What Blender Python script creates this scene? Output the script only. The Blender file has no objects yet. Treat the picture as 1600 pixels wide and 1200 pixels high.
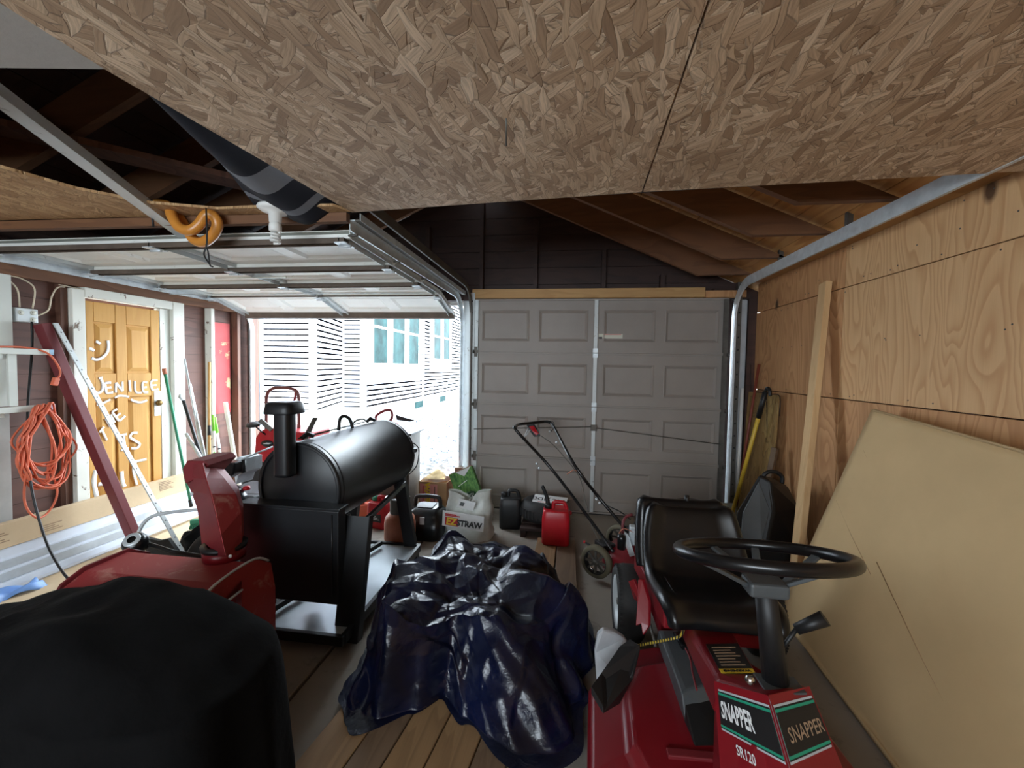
import bpy, bmesh, math, random
from mathutils import Vector, Matrix, noise
random.seed(7)
S = bpy.context.scene
COL = S.collection
PI = math.pi
V = Vector

# ------------------------------------------------------------- camera, sky, exposure
def set_camera():
    yaw, pitch, roll, fpx = 0.1349, 0.0417, 0.0171, 650.0
    f = V((-math.sin(yaw)*math.cos(pitch), math.cos(yaw)*math.cos(pitch), -math.sin(pitch)))
    r0 = V((math.cos(yaw), math.sin(yaw), 0)); u0 = r0.cross(f)
    r = r0*math.cos(roll)+u0*math.sin(roll); u = u0*math.cos(roll)-r0*math.sin(roll)
    cam = bpy.data.cameras.new('camera'); cam.sensor_width = 36; cam.lens = 36*fpx/1600
    cam.clip_start = .02; cam.clip_end = 200
    o = bpy.data.objects.new('camera', cam); COL.objects.link(o)
    o.matrix_world = Matrix(((r.x, u.x, -f.x, 0), (r.y, u.y, -f.y, 0), (r.z, u.z, -f.z, 1.463), (0, 0, 0, 1)))
    S.camera = o
set_camera()
S.view_settings.view_transform = 'Standard'; S.view_settings.look = 'None'
S.view_settings.gamma = 1; S.view_settings.use_curve_mapping = False
S.view_settings.exposure = 2.42
w = bpy.data.worlds.new('sky'); S.world = w; w.use_nodes = True
nt = w.node_tree; bg = nt.nodes['Background']
bg.inputs['Color'].default_value = (0.80, 0.91, 1.0, 1); bg.inputs['Strength'].default_value = 4.0   # bright overcast sky
def portal(name, loc, rot, sx, sy):
    l = bpy.data.lights.new(name, 'AREA'); l.shape = 'RECTANGLE'; l.size = sx; l.size_y = sy
    l.cycles.is_portal = True
    o = bpy.data.objects.new(name, l); COL.objects.link(o); o.location = loc; o.rotation_euler = rot
portal('doorway_portal', (-2.28, 4.3, 1.0), (-PI/2, 0, 0), 2.4, 2.1)
portal('added_window_portal', (-1.3, -2.56, 1.6), (PI/2, 0, 0), 2.7, 1.0)  # guides sky light through the added rear window

# ------------------------------------------------------------- helpers
def c(r, g, b):
    f = lambda x: (x/255/12.92) if x/255 <= .04045 else ((x/255+.055)/1.055)**2.4
    return (f(r), f(g), f(b), 1)
def sc(col, k): return (min(1, col[0]*k), min(1, col[1]*k), min(1, col[2]*k), 1)
def N(nt, t, **kw):
    n = nt.nodes.new(t)
    for k, v in kw.items():
        if k in n.inputs: n.inputs[k].default_value = v
        else: setattr(n, k, v)
    return n
def base_mat(name):
    m = bpy.data.materials.new(name); m.use_nodes = True
    nt = m.node_tree; b = nt.nodes['Principled BSDF']
    return m, nt, b
def mixc(nt, fac, a, b_):
    n = nt.nodes.new('ShaderNodeMix'); n.data_type = 'RGBA'
    for i, x in ((0, fac), (6, a), (7, b_)):
        if hasattr(x, 'is_output') or isinstance(x, bpy.types.NodeSocket): nt.links.new(x, n.inputs[i])
        else: n.inputs[i].default_value = x
    return n.outputs[2]
def math_(nt, op, a, b_=0.0, c_=0.0):
    n = nt.nodes.new('ShaderNodeMath'); n.operation = op
    for i, x in enumerate((a, b_, c_)):
        if isinstance(x, bpy.types.NodeSocket): nt.links.new(x, n.inputs[i])
        else: n.inputs[i].default_value = x
    return n.outputs[0]
def ramp(nt, fac, stops):
    n = nt.nodes.new('ShaderNodeValToRGB'); cr = n.color_ramp
    while len(cr.elements) < len(stops): cr.elements.new(.5)
    for e, (p, col) in zip(cr.elements, stops):
        e.position = p; e.color = col if len(col) == 4 else (*col, 1)
    nt.links.new(fac, n.inputs[0]); return n.outputs[0]
def coords(nt, scale=(1, 1, 1), rot=(0, 0, 0), kind='Object'):
    tc = nt.nodes.new('ShaderNodeTexCoord'); mp = nt.nodes.new('ShaderNodeMapping')
    mp.inputs['Scale'].default_value = scale; mp.inputs['Rotation'].default_value = rot
    nt.links.new(tc.outputs[kind], mp.inputs['Vector']); return mp.outputs[0]
def noise_(nt, vec, scale, detail=4, rough=.55, dist=0):
    n = N(nt, 'ShaderNodeTexNoise', Scale=scale, Detail=detail, Roughness=rough, Distortion=dist)
    nt.links.new(vec, n.inputs['Vector']); return n.outputs[0]
def bump(nt, b, h, strength=.3, dist=.01):
    n = N(nt, 'ShaderNodeBump', Strength=strength, Distance=dist)
    nt.links.new(h, n.inputs['Height']); nt.links.new(n.outputs[0], b.inputs['Normal'])
def mat(name, col, rough=.6, metal=0.0, var=.12, vs=6, bmp=0.0, bs=60, stretch=(1, 1, 1), col2=None, thr=(.35, .7), spec=.5, coat=0, trans=0, alpha=1):
    m, nt, b = base_mat(name)
    v = coords(nt, stretch)
    f = noise_(nt, v, vs, 5, .6)
    if col2 is None: a, d = sc(col, 1-var), sc(col, 1+var)
    else: a, d = col, col2
    nt.links.new(ramp(nt, f, [(thr[0], a), (thr[1], d)]), b.inputs['Base Color'])
    b.inputs['Roughness'].default_value = rough; b.inputs['Metallic'].default_value = metal
    b.inputs['Specular IOR Level'].default_value = spec
    if coat: b.inputs['Coat Weight'].default_value = coat; b.inputs['Coat Roughness'].default_value = .15
    if trans: b.inputs['Transmission Weight'].default_value = trans
    if alpha < 1: b.inputs['Alpha'].default_value = alpha
    if bmp: bump(nt, b, noise_(nt, v, bs, 4, .6), bmp, .01)
    return m
def osb_mat(name, tone=1.0, cols=None):
    # strand board: overlapping layers of long cells turned different ways
    m, nt, b = base_mat(name)
    tc = nt.nodes.new('ShaderNodeTexCoord'); obj = tc.outputs['Object']
    wv = N(nt, 'ShaderNodeTexNoise', Scale=5, Detail=2); nt.links.new(obj, wv.inputs['Vector'])
    ad = N(nt, 'ShaderNodeVectorMath', operation='MULTIPLY_ADD'); nt.links.new(wv.outputs[1], ad.inputs[0])
    ad.inputs[1].default_value = (.06, .06, .06); nt.links.new(obj, ad.inputs[2])
    col = None; hgt = None
    cols = cols or [c(198, 168, 136), c(236, 212, 182), c(158, 128, 100), c(214, 186, 154)]
    cols = [sc(x, tone) for x in cols]
    for i, (ang, sx, sy) in enumerate([(0.2, 8, 42), (1.1, 10, 44), (-.6, 9, 48), (2.2, 12, 40), (0.7, 8, 36), (1.7, 10, 46)]):
        r1 = nt.nodes.new('ShaderNodeMapping'); r1.vector_type = 'POINT'
        r1.inputs['Rotation'].default_value = (0, 0, ang); r1.inputs['Location'].default_value = (i*3.7, i*1.3, 0)
        nt.links.new(ad.outputs[0], r1.inputs['Vector'])
        r2 = nt.nodes.new('ShaderNodeMapping'); r2.inputs['Scale'].default_value = (sx, sy, 4)
        nt.links.new(r1.outputs[0], r2.inputs['Vector'])
        vo = N(nt, 'ShaderNodeTexVoronoi', Scale=1.0); nt.links.new(r2.outputs[0], vo.inputs['Vector'])
        ve = N(nt, 'ShaderNodeTexVoronoi', Scale=1.0, feature='DISTANCE_TO_EDGE'); nt.links.new(r2.outputs[0], ve.inputs['Vector'])
        sep = nt.nodes.new('ShaderNodeSeparateColor'); nt.links.new(vo.outputs['Color'], sep.inputs[0])
        cc = ramp(nt, sep.outputs[0], [(0, cols[2]), (.35, cols[0]), (.7, cols[3]), (1, cols[1])])
        r3 = nt.nodes.new('ShaderNodeMapping'); r3.inputs['Scale'].default_value = (9, 150, 4); nt.links.new(r1.outputs[0], r3.inputs['Vector'])
        gr = ramp(nt, noise_(nt, r3.outputs[0], 1.0, 4, .7), [(.42, (0, 0, 0)), (.72, (.8, .8, .8))])
        cc = mixc(nt, gr, cc, sc(cols[2], .72))
        edge = ramp(nt, ve.outputs[0], [(0, (0, 0, 0)), (.035, (1, 1, 1))])
        cc = mixc(nt, edge, mixc(nt, noise_(nt, r2.outputs[0], .7, 2), sc(cols[2], .35), cc), cc)
        h = math_(nt, 'MULTIPLY', math_(nt, 'ADD', sep.outputs[2], .3), edge)
        if col is None: col, hgt = cc, h
        else:
            sel = math_(nt, 'GREATER_THAN', sep.outputs[1], .6)
            col = mixc(nt, sel, col, cc)
            n = nt.nodes.new('ShaderNodeMix'); n.data_type = 'FLOAT'
            nt.links.new(sel, n.inputs[0]); nt.links.new(hgt, n.inputs[2]); nt.links.new(h, n.inputs[3]); hgt = n.outputs[0]
    st = noise_(nt, obj, 1.1, 4, .6)
    col = mixc(nt, ramp(nt, st, [(.45, (0, 0, 0)), (.8, (.5, .5, .5))]), col, sc(cols[2], .7))
    nt.links.new(col, b.inputs['Base Color']); b.inputs['Roughness'].default_value = .75
    bump(nt, b, hgt, .55, .006)
    return m
def grain_mat(name, base, dark, scale=1.0, axis='Z', rings=14, rough=.65, knots=True, contrast=1.0, light=None):
    # plywood / lumber face with cathedral grain running along axis
    m, nt, b = base_mat(name)
    st = {'X': (.28, 1.6, 1.6), 'Y': (1.6, .28, 1.6), 'Z': (1.6, 1.6, .28)}[axis]
    fine = {'X': (2, 90, 90), 'Y': (90, 2, 90), 'Z': (90, 90, 2)}[axis]
    v = coords(nt, tuple(s*scale for s in st)); v2 = coords(nt, tuple(s*scale for s in fine))
    f = noise_(nt, v, 2.0, 2.5, .5, .4)
    w_ = math_(nt, 'FRACT', math_(nt, 'MULTIPLY', f, rings))
    tri = math_(nt, 'POWER', w_, 2.2)
    tri = math_(nt, 'MULTIPLY', tri, math_(nt, 'SUBTRACT', 1.0, math_(nt, 'POWER', w_, 14.0)))
    fn = noise_(nt, v2, 1, 3, .6)
    col = mixc(nt, math_(nt, 'MULTIPLY', tri, .8*contrast), base, dark)
    big = noise_(nt, coords(nt, (.8, .8, .8)), 1.5, 4, .6)
    col = mixc(nt, ramp(nt, big, [(.35, (0, 0, 0)), (.75, (.55, .55, .55))]), col, sc(light or dark, 1.0) if light else mixc(nt, .5, col, dark))
    col = mixc(nt, math_(nt, 'MULTIPLY', fn, .35), col, sc(dark, .85))
    if knots:
        vk = coords(nt, {'X': (.9, 2.2, 2.2), 'Y': (2.2, .9, 2.2), 'Z': (2.0, 2.0, 1.2)}[axis])
        vo = N(nt, 'ShaderNodeTexVoronoi', Scale=1.0); nt.links.new(vk, vo.inputs['Vector'])
        k = ramp(nt, vo.outputs['Distance'], [(.035, (1, 1, 1)), (.075, (0, 0, 0))])
        col = mixc(nt, k, col, sc(dark, .22))
    nt.links.new(col, b.inputs['Base Color']); b.inputs['Roughness'].default_value = rough
    bump(nt, b, math_(nt, 'ADD', fn, math_(nt, 'MULTIPLY', tri, .6)), .18, .004)
    return m
def worn_mat(name, base, under, amount=.5, rough=.5, scale=8, bmp=.15, edge=.04, metal=0):
    m, nt, b = base_mat(name)
    v = coords(nt); f = noise_(nt, v, scale, 8, .7, .6)
    k = ramp(nt, f, [(amount, (0, 0, 0)), (amount+edge, (1, 1, 1))])
    g = noise_(nt, v, 3, 3, .5)
    bb = mixc(nt, g, sc(base, .85), sc(base, 1.12))
    nt.links.new(mixc(nt, k, bb, under), b.inputs['Base Color'])
    b.inputs['Roughness'].default_value = rough; b.inputs['Metallic'].default_value = metal
    bump(nt, b, math_(nt, 'SUBTRACT', 1.0, k), bmp, .003)
    return m

class MB:
    def __init__(s): s.v = []; s.f = []; s.sm = []
    def add(s, vs, fs, smooth=False):
        o = len(s.v); s.v += [V(p) for p in vs]
        s.f += [tuple(i+o for i in f) for f in fs]; s.sm += [smooth]*len(fs); return s
    def box(s, c_, d, R=None):
        h = [x/2 for x in d]
        vs = [V((x*h[0], y*h[1], z*h[2])) for z in (-1, 1) for y in (-1, 1) for x in (-1, 1)]
        if R is not None: vs = [R @ p for p in vs]
        cc = V(c_); vs = [p+cc for p in vs]
        return s.add(vs, [(0, 2, 3, 1), (4, 5, 7, 6), (0, 1, 5, 4), (2, 6, 7, 3), (0, 4, 6, 2), (1, 3, 7, 5)])
    def bb(s, lo, hi): return s.box([(a+b)/2 for a, b in zip(lo, hi)], [abs(b-a) for a, b in zip(lo, hi)])
    def beam(s, p0, p1, w_, h_, up=(0, 0, 1)):
        p0, p1 = V(p0), V(p1); d = (p1-p0); L = d.length; d.normalize()
        u = V(up); sd = d.cross(u).normalized(); u = sd.cross(d)
        R = Matrix((sd, d, u)).transposed()
        return s.box((p0+p1)/2, (w_, L, h_), R)
    def tube(s, pts, r, n=8, closed=False, cap=True):
        pts = [V(p) for p in pts]; m = len(pts)
        rr = r if isinstance(r, (list, tuple)) else [r]*m
        prev = None; rings = []
        for i, p in enumerate(pts):
            if closed: t = pts[(i+1) % m]-pts[i-1]
            else: t = pts[min(i+1, m-1)]-pts[max(i-1, 0)]
            t.normalize()
            if prev is None:
                a = V((0, 0, 1)) if abs(t.z) < .9 else V((1, 0, 0)); a = (a-t*a.dot(t)).normalized()
            else: a = (prev-t*prev.dot(t)).normalized()
            prev = a; b_ = t.cross(a)
            rings.append([p+(a*math.cos(2*PI*k/n)+b_*math.sin(2*PI*k/n))*rr[i] for k in range(n)])
        vs = [q for rg in rings for q in rg]; fs = []
        for i in range(m if closed else m-1):
            j = (i+1) % m
            for k in range(n): fs.append((i*n+k, i*n+(k+1) % n, j*n+(k+1) % n, j*n+k))
        s.add(vs, fs, True)
        if cap and not closed:
            o = len(s.v)-m*n
            s.f += [tuple(o+k for k in reversed(range(n))), tuple(o+(m-1)*n+k for k in range(n))]; s.sm += [False, False]
        return s
    def lathe(s, prof, c_=(0, 0, 0), ax=(0, 0, 1), n=24, smooth=True, sx=1, sy=1):
        ax = V(ax).normalized(); a = V((1, 0, 0)) if abs(ax.x) < .9 else V((0, 1, 0))
        a = (a-ax*a.dot(ax)).normalized(); b_ = ax.cross(a); c_ = V(c_)
        vs = []; fs = []
        for (r, z) in prof:
            for k in range(n):
                t = 2*PI*k/n; vs.append(c_+ax*z+a*(r*math.cos(t)*sx)+b_*(r*math.sin(t)*sy))
        for i in range(len(prof)-1):
            for k in range(n): fs.append((i*n+k, i*n+(k+1) % n, (i+1)*n+(k+1) % n, (i+1)*n+k))
        return s.add(vs, fs, smooth)
    def prism(s, poly, dv, smooth=False):
        poly = [V(p) for p in poly]; dv = V(dv); n = len(poly)
        vs = poly+[p+dv for p in poly]
        fs = [tuple(reversed(range(n))), tuple(range(n, 2*n))]+[(i, (i+1) % n, n+(i+1) % n, n+i) for i in range(n)]
        return s.add(vs, fs, smooth)
    def loft(s, rings, smooth=True, cap=True):
        n = len(rings[0]); vs = [V(p) for r in rings for p in r]; fs = []
        for i in range(len(rings)-1):
            for k in range(n): fs.append((i*n+k, i*n+(k+1) % n, (i+1)*n+(k+1) % n, (i+1)*n+k))
        s.add(vs, fs, smooth)
        if cap:
            o = len(s.v)-len(vs)
            s.f += [tuple(o+k for k in reversed(range(n))), tuple(o+len(vs)-n+k for k in range(n))]; s.sm += [False, False]
        return s
    def grid(s, fn, nu, nv, smooth=True, wrapu=False):
        vs = [fn(i/(nu if wrapu else nu-1), j/(nv-1)) for j in range(nv) for i in range(nu)]; fs = []
        for j in range(nv-1):
            for i in range(nu if wrapu else nu-1):
                k = (i+1) % nu; fs.append((j*nu+i, j*nu+k, (j+1)*nu+k, (j+1)*nu+i))
        return s.add(vs, fs, smooth)
    def build(s, name, m, parent=None, bevel=0, solid=0, sub=0, fix=True, seg=2):
        me = bpy.data.meshes.new(name)
        off = V((0, 0, 0))
        if parent is None:
            xs = [p.x for p in s.v]; ys = [p.y for p in s.v]; zs = [p.z for p in s.v]
            off = V(((min(xs)+max(xs))/2, (min(ys)+max(ys))/2, min(zs)))
        elif parent.get('_world') is not None: off = V(parent['_world'])
        me.from_pydata([tuple(p-off) for p in s.v], [], s.f)
        me.polygons.foreach_set('use_smooth', s.sm); me.materials.append(m)
        if fix:
            bm = bmesh.new(); bm.from_mesh(me); bmesh.ops.recalc_face_normals(bm, faces=bm.faces)
            if bevel:
                es = [e for e in bm.edges if len(e.link_faces) == 2 and e.calc_face_angle(0) > .5]
                bmesh.ops.bevel(bm, geom=es, offset=bevel, segments=seg, affect='EDGES', profile=.5, clamp_overlap=True)
                if seg > 1:
                    for f in bm.faces: f.smooth = f.calc_area() < bevel*bevel*400 if False else f.smooth
            bm.to_mesh(me); bm.free()
        me.update()
        o = bpy.data.objects.new(name, me); COL.objects.link(o)
        if parent is None: o.location = off; o['_world'] = tuple(off)
        else:
            o.parent = parent
            if parent.get('_world') is not None: o['_world'] = tuple(off)
        if solid:
            md = o.modifiers.new('solid', 'SOLIDIFY'); md.thickness = solid; md.offset = 0
        if sub:
            md = o.modifiers.new('sub', 'SUBSURF'); md.levels = sub; md.render_levels = sub
        return o
def tag(o, label=None, cat=None, group=None, kind=None):
    if label: o['label'] = label
    if cat: o['category'] = cat
    if group: o['group'] = group
    if kind: o['kind'] = kind
    return o
def thing(name, loc=(0, 0, 0), label=None, cat=None, group=None, kind=None, world=True, rz=0):
    o = bpy.data.objects.new(name, None); COL.objects.link(o); o.location = loc; o.rotation_euler = (0, 0, rz)
    o.empty_display_size = .05
    if world: o['_world'] = tuple(loc)
    return tag(o, label, cat, group, kind)
def struct(name, loc=(0, 0, 0)): return thing(name, loc, kind='structure')
def text(s, size, m, parent, origin, right, up, name='lettering', ext=.0006, align='CENTER', shear=0, sx=1.0, bold=0):
    cu = bpy.data.curves.new('t', 'FONT'); cu.body = s; cu.size = size; cu.extrude = ext; cu.align_x = align; cu.align_y = 'CENTER'
    cu.shear = shear; cu.offset = bold; cu.resolution_u = 2
    to = bpy.data.objects.new('t', cu); COL.objects.link(to)
    dg = bpy.context.evaluated_depsgraph_get(); me = bpy.data.meshes.new_from_object(to.evaluated_get(dg))
    bpy.data.objects.remove(to); bpy.data.curves.remove(cu)
    me.name = name
    r = V(right).normalized(); u = V(up); u = (u-r*u.dot(r)).normalized(); n = r.cross(u)
    off = V(origin)
    if parent.get('_world') is not None: off = off-V(parent['_world'])
    for v in me.vertices: v.co = off+r*(v.co.x*sx)+u*v.co.y+n*v.co.z
    me.materials.clear(); me.materials.append(m)
    o = bpy.data.objects.new(name, me); COL.objects.link(o); o.parent = parent
    return o
def smooth_path(pts, k=6, closed=False):
    pts = [V(p) for p in pts]; n = len(pts); out = []
    for i in range(n if closed else n-1):
        if closed: p0, p1, p2, p3 = pts[i-1], pts[i], pts[(i+1) % n], pts[(i+2) % n]
        else: p0, p1, p2, p3 = pts[max(i-1, 0)], pts[i], pts[i+1], pts[min(i+2, n-1)]
        for j in range(k):
            t = j/k
            out.append(.5*((2*p1)+(p2-p0)*t+(2*p0-5*p1+4*p2-p3)*t*t+(3*p1-p0-3*p2+p3)*t**3))
    if not closed: out.append(pts[-1])
    return out
def lerp(a, b, t): return a+(b-a)*t

# ------------------------------------------------------------- materials
M = {}
M['osb'] = osb_mat('strand_board')
M['osb_warm'] = osb_mat('strand_board_warm', 1.0, [c(190, 150, 105), c(215, 178, 130), c(165, 125, 82), c(200, 162, 115)])
M['osb_old'] = osb_mat('strand_board_old', .75, [c(180, 145, 85), c(205, 175, 110), c(145, 112, 62), c(190, 150, 92)])
M['ply'] = grain_mat('plywood', c(228, 188, 138), c(182, 128, 78), 1.0, 'Z', 24)
M['ply2'] = grain_mat('plywood_brown', c(212, 164, 114), c(158, 104, 62), 1.1, 'Z', 20)
M['lumber'] = grain_mat('pale_lumber', c(225, 190, 140), c(180, 130, 80), 2.0, 'Z', 5, knots=False, contrast=.5)
M['lumber_x'] = grain_mat('pale_lumber_along', c(205, 165, 110), c(150, 105, 60), 2.0, 'X', 5, knots=False, contrast=.5)
M['plank'] = grain_mat('floor_plank', c(150, 120, 84), c(95, 70, 46), 2.0, 'Y', 6, knots=False, contrast=.7)
M['plank2'] = grain_mat('floor_plank_grey', c(120, 98, 76), c(74, 58, 44), 2.0, 'Y', 6, knots=False, contrast=.7)
M['rafter'] = grain_mat('rafter_wood', c(128, 88, 58), c(78, 50, 34), 2.0, 'X', 6, knots=False, contrast=.7)
M['deck'] = grain_mat('roof_board', c(218, 168, 105), c(165, 108, 58), 1.5, 'Y', 7)
M['dark'] = grain_mat('dark_sheathing', c(66, 44, 38), c(34, 22, 20), 1.5, 'X', 6, knots=False)
M['oldbrown'] = grain_mat('old_brown_board', c(122, 84, 66), c(66, 42, 34), 1.5, 'Z', 6, knots=False)
M['oldbeam'] = grain_mat('old_beam', c(140, 96, 66), c(85, 52, 36), 2, 'Y', 5, knots=False)
M['board_left'] = grain_mat('brown_painted_sheathing', c(112, 76, 64), c(70, 46, 40), 1.5, 'Y', 5, knots=False)
M['peel'] = worn_mat('peeling_white_paint', c(225, 225, 215), c(110, 90, 72), .62, .6, 14)
M['peel2'] = worn_mat('worn_white_paint', c(215, 218, 210), c(130, 105, 85), .68, .6, 9)
M['yellow_door'] = grain_mat('yellow_stained_door', c(214, 164, 84), c(186, 126, 52), 1.5, 'Z', 5, knots=False, contrast=.45)
M['white_paint'] = mat('white_paint', c(235, 235, 232), .6, var=.04)
M['concrete'] = worn_mat('concrete', c(140, 132, 122), c(92, 84, 76), .56, .85, 5, .2, .2)
M['soil'] = mat('soil', c(60, 50, 42), .9)
M['gravel'] = mat('gravel', c(36, 41, 50), .9, var=.25, vs=13, bmp=1.0, bs=45, col2=c(160, 162, 164), thr=(.44, .62))
M['galv'] = mat('galvanised_steel', c(212, 220, 224), .38, .3, var=.15, vs=14)
M['galv_white'] = worn_mat('dusty_galvanised_steel', c(200, 205, 205), c(130, 125, 118), .6, .5, 20, .1, .1, .3)
M['galv_dark'] = mat('dusty_dark_steel', c(96, 92, 86), .55, .4, var=.2, vs=10)
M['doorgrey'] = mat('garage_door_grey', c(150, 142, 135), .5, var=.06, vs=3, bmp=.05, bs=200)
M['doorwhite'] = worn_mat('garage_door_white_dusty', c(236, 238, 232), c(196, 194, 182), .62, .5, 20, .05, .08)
M['strut'] = mat('dusty_strut', c(96, 84, 74), .7, .1, var=.2, vs=8)
M['vinyl'] = mat('white_vinyl', c(192, 193, 198), .5, var=.02)
M['vinyl_trim'] = mat('white_vinyl_trim', c(240, 240, 244), .5, var=.02)
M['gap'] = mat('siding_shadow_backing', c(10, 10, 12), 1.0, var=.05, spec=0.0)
M['foundation'] = worn_mat('whitewashed_foundation', c(205, 210, 205), c(140, 140, 138), .62, .85, 6, .2, .1)
M['pane'] = mat('dark_window_glass', c(26, 50, 50), .5, var=.5, vs=2, spec=.03)
M['blue_post'] = mat('light_blue_paint', c(160, 195, 220), .6, var=.05)
M['navy'] = None
M['black'] = mat('black_powder_coat', c(20, 22, 25), .42, var=.15, bmp=.05, bs=400)
M['black_matte'] = mat('black_plastic', c(22, 22, 23), .5, var=.1)
M['black_gloss'] = mat('black_gloss_plastic', c(14, 15, 17), .28, var=.1)
M['rubber'] = mat('tyre_rubber', c(34, 33, 32), .75, var=.2, vs=12, bmp=.2)
M['cloth_black'] = mat('black_cloth', c(11, 11, 12), .95, var=.3, vs=6, bmp=.5, bs=14, spec=.12)
M['red'] = worn_mat('red_machine_paint', c(122, 18, 28), c(120, 50, 45), .68, .35, 10, .05)
M['red_faded'] = worn_mat('faded_red_paint', c(152, 50, 52), c(176, 118, 108), .56, .6, 7, .1, .12)
M['red_plastic'] = mat('red_plastic', c(176, 20, 32), .4, var=.08)
M['red_dark'] = mat('dark_red_paint', c(112, 28, 34), .5, var=.15)
M['maroon'] = worn_mat('maroon_paint', c(110, 42, 46), c(160, 110, 100), .7, .55, 12)
M['greyplastic'] = mat('grey_plastic', c(72, 76, 78), .5, var=.1)
M['lightgrey'] = mat('light_grey_plastic', c(175, 180, 184), .5, var=.1, vs=10)
M['card'] = mat('cardboard', c(204, 180, 146), .85, var=.07, vs=4, bmp=.1, bs=30)
M['card_big'] = mat('cardboard_sheet', c(206, 176, 130), .85, var=.06, vs=2.5, bmp=.12, bs=12)
M['card_side'] = mat('cardboard_brown', c(170, 135, 98), .85, var=.08)
M['drywall'] = mat('drywall', c(170, 165, 158), .9, var=.05, bmp=.08, bs=80)
M['orange'] = mat('orange_cord', c(222, 112, 80), .5, var=.08)
M['amber'] = mat('amber_plastic', c(205, 135, 55), .35, var=.12, spec=.6)
M['copper'] = mat('rusty_tank_paint', c(182, 112, 84), .5, var=.15, vs=10)
M['yellow'] = mat('yellow_fibreglass', c(212, 178, 60), .4, var=.08)
M['green'] = mat('green_plastic', c(50, 140, 105), .45, var=.1)
M['green_box'] = mat('grass_picture_print', c(40, 95, 40), .6, vs=25, col2=c(110, 165, 75), stretch=(3, 3, 1))
M['lime'] = mat('lime_print', c(120, 205, 60), .5)
M['white'] = mat('white_plastic', c(228, 228, 224), .45, var=.04)
M['cream'] = mat('cream_plastic', c(205, 205, 190), .45, var=.05)
M['wire'] = mat('cream_cable', c(210, 195, 170), .5)
M['wood_h'] = grain_mat('handle_wood', c(205, 160, 95), c(160, 112, 60), 3, 'Z', 4, knots=False, contrast=.5)
M['wood_red'] = mat('reddish_wood_handle', c(120, 55, 40), .5, var=.15)
M['navycloth'] = mat('navy_cloth', c(12, 17, 32), .85, var=.2, bmp=.1, bs=200)
M['greycloth'] = mat('grey_cloth_stripe', c(120, 124, 132), .85, var=.08)
M['clear'] = mat('clear_film', c(235, 240, 242), .25, var=.03, alpha=.42)
M['strawbag'] = mat('straw_bag_film', c(188, 192, 186), .35, var=.12, vs=14)
M['straw'] = mat('straw', c(190, 160, 105), .8, var=.3, vs=60, bmp=.4, stretch=(1, 1, 6))
M['rope'] = mat('rope', c(160, 140, 60), .7)
M['blue_film'] = mat('blue_film', c(120, 160, 220), .5)
M['print_red'] = mat('red_print', c(190, 30, 40), .5)
M['print_black'] = mat('black_print', c(20, 20, 22), .5)
M['print_white'] = mat('white_print', c(220, 222, 222), .5)
M['print_yellow'] = mat('yellow_print', c(225, 190, 40), .5)
M['print_green'] = mat('green_print', c(30, 140, 110), .5)
M['print_dkgreen'] = mat('dark_green_print', c(20, 70, 35), .5)
M['pink'] = mat('pink_print', c(205, 140, 135), .6)
M['print_faded'] = mat('faded_print', c(150, 125, 100), .8)
M['chrome'] = mat('bright_steel', c(215, 215, 215), .2, 1.0, var=.05)
def tarp_mat():
    m, nt, b = base_mat('navy_tarp')
    v = coords(nt)
    f = noise_(nt, v, 5, 3, .5)
    nt.links.new(ramp(nt, f, [(.35, c(6, 9, 24)), (.7, c(12, 20, 50))]), b.inputs['Base Color'])
    b.inputs['Roughness'].default_value = .24; b.inputs['Specular IOR Level'].default_value = .5
    vo = N(nt, 'ShaderNodeTexVoronoi', Scale=9.0, feature='DISTANCE_TO_EDGE'); nt.links.new(v, vo.inputs['Vector'])
    n1 = noise_(nt, v, 45, 5, .6, 1.0)
    bump(nt, b, math_(nt, 'ADD', math_(nt, 'MULTIPLY', n1, .5), math_(nt, 'MULTIPLY', vo.outputs['Distance'], 1.6)), .35, .012)
    return m
M['tarp'] = tarp_mat()
def bungee_mat():
    m, nt, b = base_mat('striped_bungee')
    wv = N(nt, 'ShaderNodeTexWave', Scale=30.0, Distortion=0.0); nt.links.new(coords(nt), wv.inputs['Vector'])
    nt.links.new(ramp(nt, wv.outputs[1], [(.45, c(25, 25, 25)), (.55, c(190, 165, 60))]), b.inputs['Base Color']); return m
M['bungee'] = bungee_mat()
def patch_mat():
    m, nt, b = base_mat('patched_red_paint_wall')
    v = coords(nt); f = noise_(nt, v, 2.2, 6, .6, .3)
    nt.links.new(ramp(nt, f, [(.34, c(105, 70, 60)), (.39, c(190, 190, 140)), (.43, c(172, 60, 62)), (.72, c(182, 76, 76))]), b.inputs['Base Color'])
    b.inputs['Roughness'].default_value = .7; return m
M['patch'] = patch_mat()

# ============================================================= STRUCTURE
XL, XR, YF, YB = -3.5, 1.70, 4.19, -2.5
# ---- floor
fl = struct('floor')
for x0, x1 in ((-3.62, -1.182), (-1.165, 1.80)):
    for y0, y1 in ((-2.6, .55), (.562, 4.45)):
        MB().bb((x0, y0, -.1), (x1, y1, 0)).build('slab_panel', M['concrete'], fl, bevel=.004, seg=1)
MB().bb((-3.62, -2.6, -.14), (1.8, 4.4, -.1)).build('sub_base', M['soil'], fl)
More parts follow.
